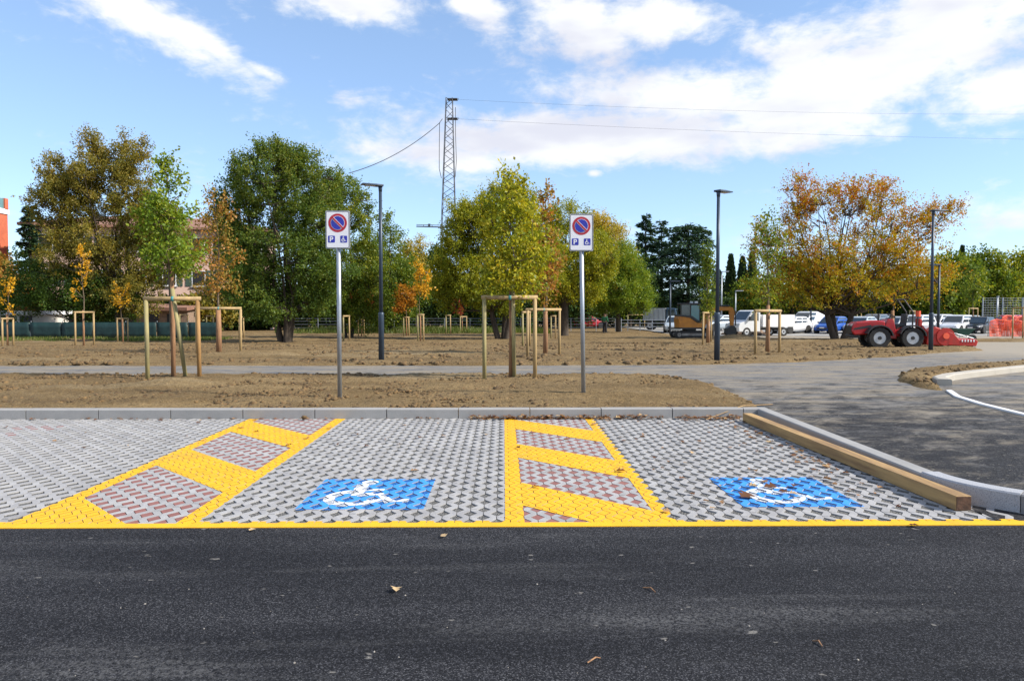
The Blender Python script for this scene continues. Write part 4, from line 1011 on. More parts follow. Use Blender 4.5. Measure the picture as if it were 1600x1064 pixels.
SMALL = [((281, 528), (294, 526), 492, 'small tree guard seen through the large left guard'), ((323, 526), (334, 527), 494, 'small leaning tree guard behind the orange-brown tree'),
         ((374, 531), (381, 530), 496, 'small tree guard left of the dense dark tree'), ((537, 534), (546, 533), 494, 'small tree guard just right of the left sign pole'),
         ((560, 526), (569, 526), 490, 'small tree guard below the red-leaved sapling'), ((631, 527), (639, 527), 496, 'small tree guard below the orange sapling'),
         ((653, 535), (662, 535), 492, 'small tree guard below the yellow sapling right of the left lamp'), ((697, 523), (704, 523), 493, 'small tree guard left of the broad green tree'),
         ((719, 522), (729, 521), 495, 'small tree guard below the reddish sapling at centre'), ((817, 543), (828, 542), 488, 'small tree guard hidden behind the middle front guard'),
         ((861, 531), (868, 531), 494, 'small tree guard beside the thick dark trunk'), ((981, 513), (1007, 513), 492, 'wide low tree guard by the dark truck'),
         ((1098, 541), (1111, 536), 489, 'tree guard before the excavator boom'), ((1180, 557), (1218, 553), 486, 'tree guard in front of the white tipper van'),
         ((1276, 515), (1284, 515), 489, 'small tree guard in front of the parked white vans'), ((1339, 516), (1345, 515), 488, 'small tree guard right of the autumn tree trunk'),
         ((1421, 517), (1429, 516), 486, 'small tree guard behind the tractor seat'), ((1513, 519), (1527, 518), 482, 'tree guard in front of the dark parked car at right'),
         ((1582, 529), (1598, 530), 481, 'tree guard in front of the orange net at the right edge')]
for a, b, y, lab in SMALL: guard([a, b], y, lab, w=.05)
young('small red-leaved sapling right of the left sign', (565, 526), [(563, 468, 15, 18), (575, 475, 10, 10)], 'lf_red', 34, .5, .17, 1.5, .04, spr=5, nl=8)
young('small orange sapling right of the left lamp post', (635, 527), [(635, 462, 17, 18), (630, 478, 14, 12)], 'lf_orange', 36, .5, .17, 1.5, .04, hue=(.4, .9))
young('tall thin yellow sapling right of the orange sapling', (657, 535), [(660, 425, 12, 14), (662, 445, 15, 16)], 'lf_gold', 22, .4, .15, 1.6, .03, spr=4, nl=7, hue=(0, .5))
young('small dull red sapling under the broad green tree', (722, 521), [(718, 480, 12, 12)], 'lf_red', 18, .5, .16, 1.5, .03)
young('slim upright hornbeam before the excavator boom', (1106, 538), [(1105, 410, 7, 26), (1105, 450, 9, 40), (1106, 480, 9, 22)], 'lf_mid', 60, .5, .12, 1.8, .05, wr=.1, hue=(.1, .8))
young('sparse thin tree with few leaves in front of the white tipper van', (1199, 553), [(1198, 365, 20, 36), (1195, 410, 30, 40), (1200, 462, 28, 26)], 'lf_mid', 50, .5, .1, 1.7, .04, wr=.07, hue=(.1, 1), spr=5, nl=7)
young('wrapped young yellow tree behind the tractor hood', (1394, 526), [(1395, 440, 24, 40)], 'lf_autumn', 40, .6, .15, 2.0, .05, wr=.13, hue=(.2, .8))
young('young green tree in the guard before the dark parked car', (1520, 518), [(1520, 452, 15, 20), (1520, 430, 10, 14)], 'lf_mid', 34, .7, .2, 2.2, .05)

# ------------------------------------------------------------------ buildings, fences, pylon
def building(name, label, x0, x1, y0, depth, z1, wall, roof, storeys, nwin, shutter=True, eave=.8):
    root = thing(name, label, 'building', ((x0+x1)/2, y0+depth/2, 0), R(14)); w = x1-x0
    MB().box((0, 0, z1/2-.2), (w, depth, z1+.4)).build('wall', wall, root)
    mb = MB()
    e = eave
    mb.add([(-w/2-e, -depth/2-e, z1), (w/2+e, -depth/2-e, z1), (w/2+e, depth/2+e, z1), (-w/2-e, depth/2+e, z1), (-w/2-e, -depth/2-e, z1+.25), (w/2+e, -depth/2-e, z1+.25), (w/2+e, depth/2+e, z1+.25), (-w/2-e, depth/2+e, z1+.25), (-w/2+depth/2, 0, z1+1.9), (w/2-depth/2, 0, z1+1.9)],
           [(3, 2, 1, 0), (0, 1, 5, 4), (1, 2, 6, 5), (2, 3, 7, 6), (3, 0, 4, 7), (4, 5, 9, 8), (5, 6, 9), (6, 7, 8, 9), (7, 4, 8)])
    mb.build('roof', roof, root)
    sh = z1/storeys
    for s_ in range(storeys):
        for k in range(nwin):
            x = -w/2+w*(k+.5)/nwin; z = sh*(s_+.55)
            f = MB().box((x, -depth/2-.01, z), (1.3, .1, 1.6)).build('window', M['white'], root)
            MB().box((x, -depth/2-.05, z), (1.1, .06, 1.4)).build('pane', M['dark'], f)
            MB().box((x, -depth/2-.08, z-.85), (1.5, .22, .08)).build('sill', M['plaster'], f)
            if shutter:
                for sgn in (-1, 1): MB().box((x+sgn*.95, -depth/2-.03, z), (.55, .07, 1.6)).build('shutter', M['shutter'], f)
    return root
s70 = 74/F
pink = building('pink_house', 'pink rendered apartment house with brown eaves behind the left trees', (52-787)*s70, (392-787)*s70, 74, 12, 10.0, M['pink'], M['roof'], 3, 8)
red_x1 = (22-787)*74/F
root = thing('terracotta_house', 'terracotta red house with glass roof railing at the left edge', 'building', (red_x1-7, 68, 0))
MB().box((0, 0, 5.6), (14, 12, 11.6)).build('wall', M['brick'], root)
MB().box((0, 0, 11.65), (14.2, 12.2, .5)).build('parapet', M['white'], root)
for sx in (-.0,): MB().box((6.95, 0, 12.4), (.04, 11, 1.0)).build('railing_glass', M['railglass'], root)
MB().box((6.85, 5.75, 12.4), (.5, .5, 1.1)).build('chimney_pier', M['brick'], root)
MB().tube([(6.4, 5.0, 11.8), (6.4, 5.0, 15.6)], .04, 6).build('aerial', M['iron'], root)
for z in (2.2, 5.2, 8.2):
    for x in (-4, 0, 4):
        f = MB().box((x, -6.01, z), (1.6, .1, 1.7)).build('window', M['white'], root); MB().box((x, -6.05, z), (1.4, .06, 1.5)).build('pane', M['dark'], f)
root = thing('low_white_pavilion', 'low white and red pavilion behind the green screen at far left', 'building', ((20-787)*56/F, 58, -.1))
MB().box((-2.6, 0, .9), (9.5, 4, 1.8)).build('wall', M['plaster'], root); MB().box((-2.6, -.2, 1.75), (10, 4.6, .3)).build('roof', M['white'], root)
MB().box((-2.6, -2.52, 2.02), (10, .06, .22)).build('fascia', M['brick'], root)
for k in range(7): MB().box((-6.8+k*1.35, -2.02, 1.2), (.9, .06, .6)).build('window', M['dark'], root)
# far low wall and dark roof right of it
root = thing('garden_shed', 'low brown shed with flat roof seen between the left trunks', 'building', ((240-787)*66/F, 68, -.1))
MB().box((0, 0, 1.0), (6.4, 4, 2.2)).build('wall', M['rubble'], root); MB().box((0, -.3, 2.3), (7, 5, .28), rx=R(5)).build('roof', M['roof'], root)
for k in range(3): MB().box((-2.0+k*2.0, -2.02, 1.2), (1.2, .06, .9)).build('window', M['dark'], root)
fence = thing('screen_fence', 'dark green screening fence at the left edge of the field', 'fence', (-27, 50.5, gz(50.5)))
xa, xb = -9.5, 7.6
n = 8
for k in range(n):
    x = xa+(xb-xa)*k/n; x2 = xa+(xb-xa)*(k+1)/n; mb = MB(); vs = []; fs = []
    for i in range(9):
        for j in range(4): vs.append((x+(x2-x-.03)*i/8, .04*math.sin(i*2.1+j+k), .03+1.12*j/3))
    for i in range(8):
        for j in range(3): a = i*4+j; fs.append((a, a+4, a+5, a+1))
    o = mb.add(vs, fs).build('screen_panel', M['tarp'], fence, True)
    sm = o.modifiers.new('thick', 'SOLIDIFY'); sm.thickness = .01
for k in range(n+1): x = xa+(xb-xa)*k/n; MB().tube([(x, .08, -.1), (x, .08, 1.25)], .025, 8).build('post', M['galv'], fence)
def wire_fence():
    root = thing('wire_fence', 'low wire fence closing the field under the centre trees', 'fence', (-4, 70, gz(70)))
    for k in range(14):
        x = -16+k*2.4; MB().tube([(x, 0, -.1), (x, 0, 1.2)], .035, 6).build('post', M['galv'], root)
    for z in (.3, .6, .9, 1.15): MB().tube([(-16, 0, z), (15.2, 0, z)], .012, 4).build('wire', M['galv'], root)
wire_fence()
root = thing('rail_fence', 'grey rail fence left of the dark truck', 'fence', (PX(1000, 512, 72).x, 72, gz(72)))
for k in range(5): MB().box((-2.4+k*1.2, 0, .5), (.08, .08, 1.15)).build('post', M['galv'], root)
for z in (.35, .7, 1.0): MB().box((0, -.06, z), (5.0, .03, .06)).build('rail', M['galv'], root)
# lattice pylon
Dp = 95.0; pb = PX(701, 500, Dp); Hp = PX(704, 154, Dp).z
root = thing('lattice_pylon', 'tall dark lattice power pylon behind the centre trees', 'pylon', (PX(700, 480, Dp).x, Dp, 0))
hw = lambda z: .40+(1-z/Hp)*.85
for sx in (-1, 1):
    for sy in (-1, 1): MB().tube([(sx*hw(0), sy*hw(0), 0), (sx*hw(Hp)+.25, sy*hw(Hp), Hp)], .055, 6).build('leg', M['iron'], root)
z = 0; k = 0
while z < Hp-.5:
    dz_ = .95; z2 = min(z+dz_, Hp); a, b = hw(z), hw(z2); oa, ob = .25*z/Hp, .25*z2/Hp; mb = MB()
    s_ = 1 if k % 2 else -1
    for (p, q) in (((-s_*a+oa, -a, z), (s_*b+ob, -b, z2)), ((s_*a+oa, a, z), (-s_*b+ob, b, z2)), ((-a+oa, s_*a, z), (-b+ob, -s_*b, z2)), ((a+oa, -s_*a, z), (b+ob, s_*b, z2))):
        mb.tube([p, q], .035, 4)
    mb.build('brace', M['iron'], root); z = z2; k += 1
for (zz, L) in ((Hp-.15, 1.1), (Hp-2.6, 1.15)):
    arm = MB().box((.65, 0, zz), (1.3, .9, .1)).build('crossarm', M['iron'], root)
    for i in range(6): MB().disc((.8+i*.12, -.2, zz-.0), .12, 'x', .05, 10).build('insulator', M['insul'], arm)
MB().tube([(-.6, -.4, Hp-2.7), (-.95, -.5, Hp-3.2), (-1.0, -.5, Hp-6), (-1.02, -.5, Hp-9), (-.75, -.5, Hp-10.2)], .04, 5).build('down_cable', M['cable'], root)
MB().tube([(1.05, -.3, Hp-1.2), (1.05, -.3, Hp-4.5), (1.15, -.3, Hp-8), (1.0, -.3, Hp-10)], .04, 5).build('down_cable', M['cable'], root)
def wire(label, p, q, sag, r, n=24, name='power_cable'):
    pts = [tuple(Vector(p).lerp(Vector(q), i/n)-Vector((0, 0, sag*4*(i/n)*(1-i/n)))) for i in range(n+1)]
    o = MB().tube(pts, r, 5).build(name, M['cable']); set_props(o, label, 'cable', 'power cables')
X_p = root.location.x
wire('thick black cable running from the pylon down to the left trees', (X_p-.9, Dp-.5, Hp-3.2), PX(545, 271, 78), .8, .045)
wire('thin upper power line from the pylon top to the right', (X_p+1.4, Dp, Hp-.15), PX(2400, 152, 110), 2.2, .010)
wire('thin lower power line from the pylon to the right', (X_p+1.4, Dp, Hp-2.6), PX(2400, 212, 110), 1.6, .011)
cr = thing('tower_crane', 'distant thin crane jib left of the pylon', 'crane', (PX(720, 500, 260).x, 260, 0)); zc = PX(652, 354, 260).z
MB().box((0, 0, zc/2), (.9, .9, zc)).build('mast', M['iron'], cr)
MB().tube([(-15.5, 0, zc), (6, 0, zc-.6)], .22, 5).build('jib', M['iron'], cr)
MB().tube([(-15.5, 0, zc+.6), (6, 0, zc+.1)], .12, 5).build('upper_chord', M['iron'], cr)
for i in range(5): MB().tube([(-13+i*3, 0, zc-.05), (-13+i*3, 0, zc+.6)], .1, 4).build('strut', M['iron'], cr)
MB().box((-11, 0, zc+.4), (.8, .5, 1.0)).build('trolley', M['iron'], cr)

# ------------------------------------------------------------------ vehicles
def wheel(root, x, y, z, r, w, name='wheel', rim='rim', lug=False):
    t = MB().disc((0, 0, 0), r, 'y', w, 22, r*.6).build('wheel', M['tyre'], root); t.location = (x, y, z)
    MB().disc((0, 0, 0), r*.6, 'y', w*.8, 18).build('rim', M[rim], t)
    MB().disc((0, 0, 0), r*.18, 'y', w*1.0, 10).build('hub', M['black'], t)
    if lug:
        mb = MB()
        for k in range(16):
            a = 2*math.pi*k/16
            for sgn in (-1, 1): mb.box((math.cos(a)*r*1.0, sgn*w*.24, math.sin(a)*r*1.0), (.07, w*.46, .035), ry=-a+math.pi/2, rz=0)
        mb.build('tread', M['tyre'], t)
    return t
def car(label, loc, rz, paint, kind='hatch', L=4.1, W_=1.75, H=1.48, name='parked_car', group='cars parked in the far row'):
    root = thing(name, label, 'car', loc, rz, group)
    zb_, zbelt = .24, H*.6; w = W_/2
    noseh = .66 if kind != 'van' else .85
    # lower body: lofted sections along the length (x forward)
    if kind == 'van': st = [(-L/2, .3, .95, .92), (-L/2+.1, .24, 1.05, 1), (L*.18, .22, 1.05, 1), (L*.36, .22, .98, .98), (L/2-.15, .24, .82, .92), (L/2, .32, .62, .8)]
    else: st = [(-L/2, .38, .78, .84), (-L/2+.12, .27, zbelt, .96), (-L*.25, .22, zbelt+.02, 1), (L*.1, .2, zbelt, 1), (L*.2, .2, zbelt-.03, 1), (L*.38, .22, noseh+.1, .97), (L/2-.1, .25, noseh, .86), (L/2, .34, noseh-.12, .72)]
    vs = []; fs = []
    for (x, z0, z1, k) in st:
        ww = w*k
        vs += [(x, -ww*.9, z0), (x, -ww, z0+.16), (x, -ww, z1-.16), (x, -ww*.93, z1-.03), (x, -ww*.6, z1+.02), (x, ww*.6, z1+.02), (x, ww*.93, z1-.03), (x, ww, z1-.16), (x, ww, z0+.16), (x, ww*.9, z0)]
    for i in range(len(st)-1):
        for j in range(10): a = i*10+j; b = i*10+(j+1) % 10; fs.append((a, b, b+10, a+10))
    fs += [tuple(range(9, -1, -1)), tuple((len(st)-1)*10+j for j in range(10))]
    body = MB().add(vs, fs).build('body', paint, root, False, .03)
    # cabin
    if kind == 'van': cb = (-L/2+.05, L*.34, -L/2+.12, L*.12)
    elif kind == 'suv': cb = (-L/2+.08, L*.24, -L/2+.4, L*.06)
    else: cb = (-L/2+.1, L*.25, -L/2+.75, L*.03)
    zb2 = zbelt-.05 if kind != 'van' else 1.0
    cab = []
    for z, a, b, k in ((zb2, cb[0], cb[1], .93), (zb2+(H-zb2)*.55, cb[0]+(cb[2]-cb[0])*.5, cb[1]+(cb[3]-cb[1])*.58, .86), (H-.04, cb[2], cb[3], .76), (H, cb[2]+.25, cb[3]-.25, .62)):
        cab += [(a, -w*k, z), (b, -w*k, z), (b, w*k, z), (a, w*k, z)]
    f = []
    for i in range(3):
        for j in range(4): a = i*4+j; b = i*4+(j+1) % 4; f.append((a, b, b+4, a+4))
    f.append((12, 13, 14, 15)); MB().add(cab, f).build('cabin', paint, root, False, .025)
    # panes, set just outside the cabin shell
    lo, hi = zb2+.07, H-.12
    def at(z): t = (z-zb2)/(H-.04-zb2); return cb[0]+(cb[2]-cb[0])*t, cb[1]+(cb[3]-cb[1])*t, .93+(.76-.93)*t
    a0, b0, k0 = at(lo); a1, b1, k1 = at(hi)
    def pane(pts, nm='window'): return MB().add(pts, [tuple(range(len(pts)))]).build(nm, M['glass'], root)
    for sg in (-1, 1):
        yl, yh = sg*(w*k0+.012), sg*(w*k1+.028); mid = (a1+b1)/2; mid0 = (a0+b0)/2
        if kind == 'van': pane([(mid0+.7, yl, lo), (b0-.12, yl, lo), (b1-.1, yh, hi), (mid+.45, yh, hi)])
        else:
            pane([(a0+.3, yl, lo), (mid0-.05, yl, lo), (mid-.04, yh, hi), (a1+.12, yh, hi)]); pane([(mid0+.05, yl, lo), (b0-.15, yl, lo), (b1-.08, yh, hi), (mid+.04, yh, hi)])
        MB().box((b0-.25, sg*(w*k0+.1), lo+.05), (.12, .18, .12)).build('mirror', M['black'], root)
    pane([(b0+.03, -w*k0*.9, lo), (b0+.03, w*k0*.9, lo), (b1+.05, w*k1*.9, hi), (b1+.05, -w*k1*.9, hi)], 'windscreen')
    pane([(a0-.02, -w*k0*.85, lo+.05), (a0-.02, w*k0*.85, lo+.05), (a1-.03, w*k1*.85, hi), (a1-.03, -w*k1*.85, hi)], 'rear_window')
    r = .31 if kind != 'van' else .33
    for x in (-L*.31, L*.32):
        for sg in (-1, 1):
            MB().disc((x, sg*(w-.11), r+.03), r+.07, 'y', .24, 20).build('wheel_arch', M['black'], root)
            wheel(root, x, sg*(w-.1), r, r, .235)
    zl = noseh-.06
    for sg in (-1, 1):
        MB().box((L/2-.11, sg*w*.62, zl), (.12, .34, .13), rz=-sg*.35).build('headlight', M['lampglass'], root)
        MB().box((-L/2+.04, sg*w*.74, zl+.1), (.1, .2, .28)).build('tail_light', M['tail'], root)
    MB().box((L/2+.0, 0, .42), (.05, W_*.5, .13)).build('grille', M['black'], root)
    MB().box((L/2+.02, 0, .5), (.02, .4, .09)).build('number_plate', M['white'], root)
    return root
ROW = [(1236, 'c_white', 'hatch', 'white car partly behind the tipper van bed'), (1262, 'c_white', 'van', 'small white delivery van, right of the tipper van'),
       (1300, 'c_blue', 'hatch', 'bright blue car left of the autumn tree trunk'), (1345, 'c_pale', 'hatch', 'pale car just right of the autumn tree trunk'), (1366, 'c_grey', 'suv', 'dark grey car behind the tractor hood'),
       (1398, 'c_silver', 'hatch', 'silver car behind the tractor steering wheel'), (1432, 'c_white', 'suv', 'white car behind the tractor roll bar'), (1463, 'c_white', 'suv', 'white car behind the right lamp post'),
       (1494, 'c_white', 'suv', 'large white car above the green wheelbarrow'), (1530, 'c_black', 'hatch', 'black car beside the orange net'), (1512, 'c_silver', 'hatch', 'silver car between the white and the black car at right')]
for i, (x, c, k, lab) in enumerate(ROW):
    D = 64+(3.5 if i % 3 == 1 else 0)+(4 if lab.startswith('silver car between') else 0)
    p = Vector((PX(x, 500, D).x, D, gz(D)+.004))
    car(lab, p, R(180+38+random.uniform(-5, 5)), M[c], k, H=1.85 if k == 'van' else (1.6 if k == 'suv' else 1.46), L=4.3 if k != 'hatch' else 4.0)
for (x, c, lab) in ((1575, 'c_red', 'red car behind the orange net at the right edge'), (1596, 'c_red', 'red car at the right edge, second behind the orange net')):
    car(lab, Vector((PX(x, 500, 70).x, 70, gz(70)+.004)), R(205), M[c], 'hatch')
car('small red car far behind the person', Vector((PX(919, 505, 84).x, 84, gz(84)+.004)), R(10), M['c_red'], 'hatch', group='cars on the far road')
car('pale car between the excavator and the tipper van', Vector((PX(1126, 505, 70).x, 70, gz(70)+.004)), R(200), M['c_pale'], 'hatch', group='cars on the far road')
car('pale blue car half hidden by the excavator cab', Vector((PX(1056, 505, 66).x, 66, gz(66)+.004)), R(250), M['c_pale'], 'hatch', group='cars on the far road')

# tipper van
Dv = 58; p = PX(1186, 505, Dv); root = thing('tipper_van', 'white tipper van with a box bed beside the rubble heap', 'van', (p.x, Dv, gz(Dv)+.004), R(180+16))
vs = []; sec = [(.55, .35, 1.05, 1.95), (1.0, .3, 1.1, 2.0)]
MB().prism([(.55, .35), (2.45, .35), (2.5, .7), (2.4, 1.0), (1.85, 1.2), (1.3, 1.95), (1.1, 2.02), (.55, 2.02)], 'y', -.95, .95).build('cab', M['c_white'], root, False, .05)
for sg in (-1, 1):
    MB().add([(.72, sg*.958, 1.2), (1.66, sg*.958, 1.2), (1.2, sg*.958, 1.82), (.72, sg*.958, 1.82)], [(0, 1, 2, 3)]).build('door_window', M['glass'], root)
    MB().box((1.55, sg*1.08, 1.4), (.1, .18, .28)).build('mirror', M['black'], root)
    MB().box((2.42, sg*.7, .82), (.12, .32, .2)).build('headlight', M['lampglass'], root)
MB().add([(1.8, -.85, 1.27), (1.8, .85, 1.27), (1.34, .8, 1.92), (1.34, -.8, 1.92)], [(0, 1, 2, 3)]).build('windscreen', M['glass'], root)
MB().box((2.47, 0, .55), (.08, 1.3, .25)).build('bumper', M['black'], root)
MB().box((-1.0, 0, .55), (3.2, .8, .16)).build('chassis', M['black'], root)
for sg in (-1, 1): MB().box((-1.1, sg*.98, 1.2), (2.9, .06, .95)).build('bed_side', M['white'], root)
for x in (-2.53, .33): MB().box((x, 0, 1.2), (.06, 1.9, .95)).build('bed_end', M['white'], root)
MB().box((-1.1, 0, .74), (2.9, 1.9, .06)).build('bed_floor', M['steel'], root)
for x in (-1.6, 1.75):
    for sg in (-1, 1): wheel(root, x, sg*.84, .34, .34, .24)
# dark tipper truck far behind
Dt = 74; p = PX(1035, 505, Dt); root = thing('tipper_truck', 'dark tipper truck with grey bed left of the excavator', 'truck', (p.x, Dt, gz(Dt)), R(-20))
MB().prism([(.5, .5), (1.55, .5), (1.6, 1.2), (1.4, 2.15), (.5, 2.2)], 'y', -.95, .95).build('cab', M['truckblue'], root, False, .05)
MB().add([(1.615, -.8, 1.25), (1.615, .8, 1.25), (1.44, .75, 2.05), (1.44, -.75, 2.05)], [(0, 1, 2, 3)]).build('windscreen', M['glass'], root)
for sg in (-1, 1): MB().add([(.65, sg*.96, 1.3), (1.35, sg*.96, 1.3), (1.25, sg*.96, 2.0), (.65, sg*.96, 2.0)], [(0, 1, 2, 3)]).build('door_window', M['glass'], root)
MB().box((-.7, 0, 1.55), (2.2, 1.95, 1.25)).build('bed', M['c_silver'], root)
for k in range(5): MB().box((-1.6+k*.45, -1.0, 1.55), (.06, .06, 1.2)).build('bed_rib', M['galv'], root)
MB().box((-.1, 0, .62), (3.2, .8, .2)).build('chassis', M['black'], root)
for x in (-1.1, 1.0):
    for sg in (-1, 1): wheel(root, x, sg*.85, .45, .45, .28)

# mini excavator
De = 51.0; p = PX(1078, 505, De); root = thing('mini_excavator', 'orange and black mini excavator with its boom stretched right', 'excavator', (p.x, De, gz(De)+.06), 0); root.scale = (.94, .94, .94)
for sg in (-1, 1):
    prof = []
    for k in range(9): a = R(90+180*k/8); prof.append((-1.05+.25*math.cos(a), .26+.25*math.sin(a)))
    for k in range(9): a = R(-90+180*k/8); prof.append((1.05+.25*math.cos(a), .26+.25*math.sin(a)))
    t = MB().prism(prof, 'y', sg*.75-.19, sg*.75+.19).build('track', M['tyre'], root)
    for x in (-1.0, 1.0): MB().disc((x, sg*.75-.2, .26), .15, 'y', .03, 14).build('sprocket', M['steel'], t)
    MB().box((0, sg*.75-.2, .27), (1.6, .03, .18)).build('track_frame', M['steel'], t)
    for k in range(12): MB().box((-1.1+k*.2, sg*.75, .515), (.05, .4, .03)).build('track_pad', M['tyre'], t)
MB().disc((-.05, 0, .6), .5, 'z', .16, 24).build('turntable', M['black'], root)
MB().prism([(-.98, .72), (.75, .72), (.95, .85), (.9, 1.05), (.35, 1.12), (-.2, 1.5), (-.95, 1.62), (-1.02, 1.4)], 'y', -.8, .8).build('body', M['digger'], root, False, .04)
MB().prism([(-.99, .66), (.9, .66), (.9, .78), (-.99, .78)], 'y', -.82, .82).build('lower_skirt', M['black'], root)
MB().prism([(-.97, 1.6), (-.2, 1.5), (.36, 1.14), (.55, 1.2), (-.05, 1.62), (-.95, 1.72)], 'y', -.83, .83).build('black_trim', M['black'], root)
for (x, y) in ((-.85, -.72), (-.85, .15), (.52, -.72), (.52, .15), (-.15, -.72)): MB().box((x, y, 1.85), (.07, .07, 1.3)).build('cab_pillar', M['black'], root)
MB().box((-.17, -.28, 2.5), (1.5, .98, .1)).build('cab_roof', M['black'], root, False, .03)
MB().box((-.5, -.73, 1.95), (.6, .02, .95)).build('cab_window', M['glass'], root); MB().box((.2, -.73, 1.85), (.6, .02, 1.1)).build('cab_window', M['railglass'], root)
MB().box((.56, -.28, 1.85), (.02, .8, 1.1)).build('windscreen', M['glass'], root); MB().box((-.3, -.28, 1.5), (.5, .5, .6)).build('seat', M['black'], root)
for (x, y) in ((.3, -.6), (.1, 0)): MB().box((x, y, 2.62), (.22, .14, .14)).build('work_lamp', M['lampglass'], root)
def arm(pts, w, m, nm): return MB().prism(pts, 'y', -w/2, w/2).build(nm, m, root, False, .015)
a_ = arm([(.85, .75), (1.15, .8), (1.45, 1.6), (1.9, 1.98), (3.05, 2.02), (3.1, 2.28), (1.85, 2.3), (1.2, 1.85), (.8, 1.0)], .26, M['digger'], 'boom'); a_.location.y = .2
a_ = arm([(2.9, 2.28), (3.2, 2.25), (3.35, 1.9), (3.28, .85), (3.05, .8), (2.95, 1.8)], .2, M['digger'], 'stick'); a_.location.y = .2
o = MB().tube([(1.3, .2, 1.0), (2.1, .2, 1.9)], .06, 8).build('hydraulic_ram', M['steel'], root); MB().tube([(1.9, .2, 2.36), (3.0, .2, 2.36)], .06, 8).build('hydraulic_ram', M['black'], root)
MB().tube([(3.42, .2, 2.0), (3.44, .2, .9)], .05, 8).build('hydraulic_ram', M['black'], root)
MB().prism([(3.0, .9), (3.3, .9), (3.45, .5), (3.3, .2), (2.9, .12), (2.65, .35), (2.75, .7)], 'y', -.1, .5).build('bucket', M['black'], root)
MB().box((1.5, 0, .35), (.08, 1.7, .4)).build('dozer_blade', M['black'], root)
# rubble heap beside it
q = G(1165, 523)
hv = clods('rubble_heap', 700, lambda n: (lambda a, r: np.stack([q.x+r*1.9*np.cos(a), q.y+r*1.1*np.sin(a), q.z+.05+.85*np.clip(1-r, 0, 1)*rng.random(n)**.35], 1))(rng.uniform(0, 6.28, n), rng.random(n)**.6), .05, .26, M['rubble'])
set_props(hv, 'heap of broken rubble between the excavator bucket and the white van', 'rubble')

# tractor with rotary tiller
pt = G(1378, 545); Dt_ = pt.y; s = Dt_/F
root = thing('tractor', 'small red articulated tractor with a black roll bar, parked on the soil', 'tractor', (PX(1400, 540, Dt_).x, Dt_+.5, gz(Dt_)+.03), R(180-6))
S = 1.0
for x, y in ((.68, -.52), (.68, .52), (-.68, -.52), (-.68, .52)): wheel(root, x, y, .44, .44, .3, lug=True)
def tp(pts, w, m, nm, bev=.03): return MB().prism(pts, 'y', -w/2, w/2).build(nm, m, root, False, bev)
tp([(.35, .62), (1.62, .55), (1.75, .7), (1.72, 1.0), (1.55, 1.12), (.7, 1.2), (.35, 1.16)], .72, M['tred'], 'hood', .05)
MB().box((1.68, 0, .78), (.16, .6, .36)).build('grille', M['black'], root, False, .02); tp([(1.35, .42), (1.8, .42), (1.8, .58), (1.35, .58)], .6, M['black'], 'bumper')
for sg in (-1, 1): MB().box((1.71, sg*.22, .99), (.06, .16, .09)).build('headlight', M['lampglass'], root)
for sg in (-1, 1): MB().prism([(.9, .9), (1.66, .78), (1.66, .86), (.95, 1.0)], 'y', sg*.365-.004, sg*.365+.004).build('hood_vent', M['black'], root)
tp([(-.15, .4), (.4, .4), (.45, .75), (.25, 1.25), (-.0, 1.25), (-.1, .8)], .7, M['tred'], 'centre_body')
tp([(-.95, .5), (-.05, .5), (-.05, .78), (-.6, .88), (-.95, .85)], .66, M['tred'], 'rear_body')
for x in (.68, -.68):
    for sg in (-1, 1):
        pr = [(x+.58*math.cos(R(a)), .44+.56*math.sin(R(a))) for a in range(20, 171, 15)]+[(x+.53*math.cos(R(a)), .44+.51*math.sin(R(a))) for a in range(170, 19, -15)]
        mb = MB(); k = 11
        for i in range(k-1):
            A4 = [pr[i], pr[i+1], pr[2*k-2-i], pr[2*k-1-i]]; mb.prism(A4, 'y', sg*.52-.19, sg*.52+.19)
        mb.build('mudguard', M['black'], root)
for x in (.68, -.68): MB().tube([(x, -.6, .44), (x, .6, .44)], .09, 8).build('axle', M['black'], root)
MB().box((-.32, 0, .98), (.45, .46, .14)).build('seat', M['black'], root, False, .03); MB().box((-.56, 0, 1.22), (.12, .46, .5), ry=R(-8)).build('seat_back', M['black'], root, False, .03)
MB().tube([(.15, 0, 1.2), (-.02, 0, 1.38)], .03, 8).build('steering_column', M['black'], root)
o = MB().disc((0, 0, 0), .19, 'z', .035, 18, .155).build('steering_wheel', M['black'], root); o.location = (-.03, 0, 1.4); o.rotation_euler = (0, R(-30), 0)
for sg in (-1, 1): MB().tube([(-.78, sg*.34, .85), (-.8, sg*.34, 1.55), (-.42, sg*.32, 2.1)], .035, 8).build('roll_bar_post', M['black'], root)
MB().tube([(-.42, -.34, 2.1), (-.42, .34, 2.1)], .035, 8).build('roll_bar_top', M['black'], root)
MB().tube([(.62, .3, 1.15), (.62, .3, 1.5)], .04, 8).build('exhaust', M['black'], root)
MB().tube([(-1.0, .25, .8), (-1.05, .25, 1.42)], .02, 6).build('beacon_post', M['black'], root); MB().disc((-1.05, .25, 1.48), .1, 'z', .25, 12).build('hazard_plate', M['net'], root)
for sg in (-1, 1): MB().tube([(-.9, sg*.28, .5), (-1.5, sg*.3, .38)], .035, 6).build('hitch_arm', M['ired'], root)
pi_ = PX(1478, 540, Dt_)
imp = thing('rotary_tiller', 'bright red rotary tiller coupled behind the red tractor', 'tiller', (pi_.x, Dt_+.5, gz(Dt_)+.06), R(-4))
MB().prism([(-.9, .12), (-.25, .08), (-.15, .5), (-.3, .82), (-.55, .9), (-.85, .7)], 'y', -.75, .75).build('rotor_hood', M['ired'], imp, False, .04)
for sg in (-1, 1): MB().disc((-.12, sg*.77, .47), .38, 'y', .05, 22).build('side_cover', M['ired'], imp)
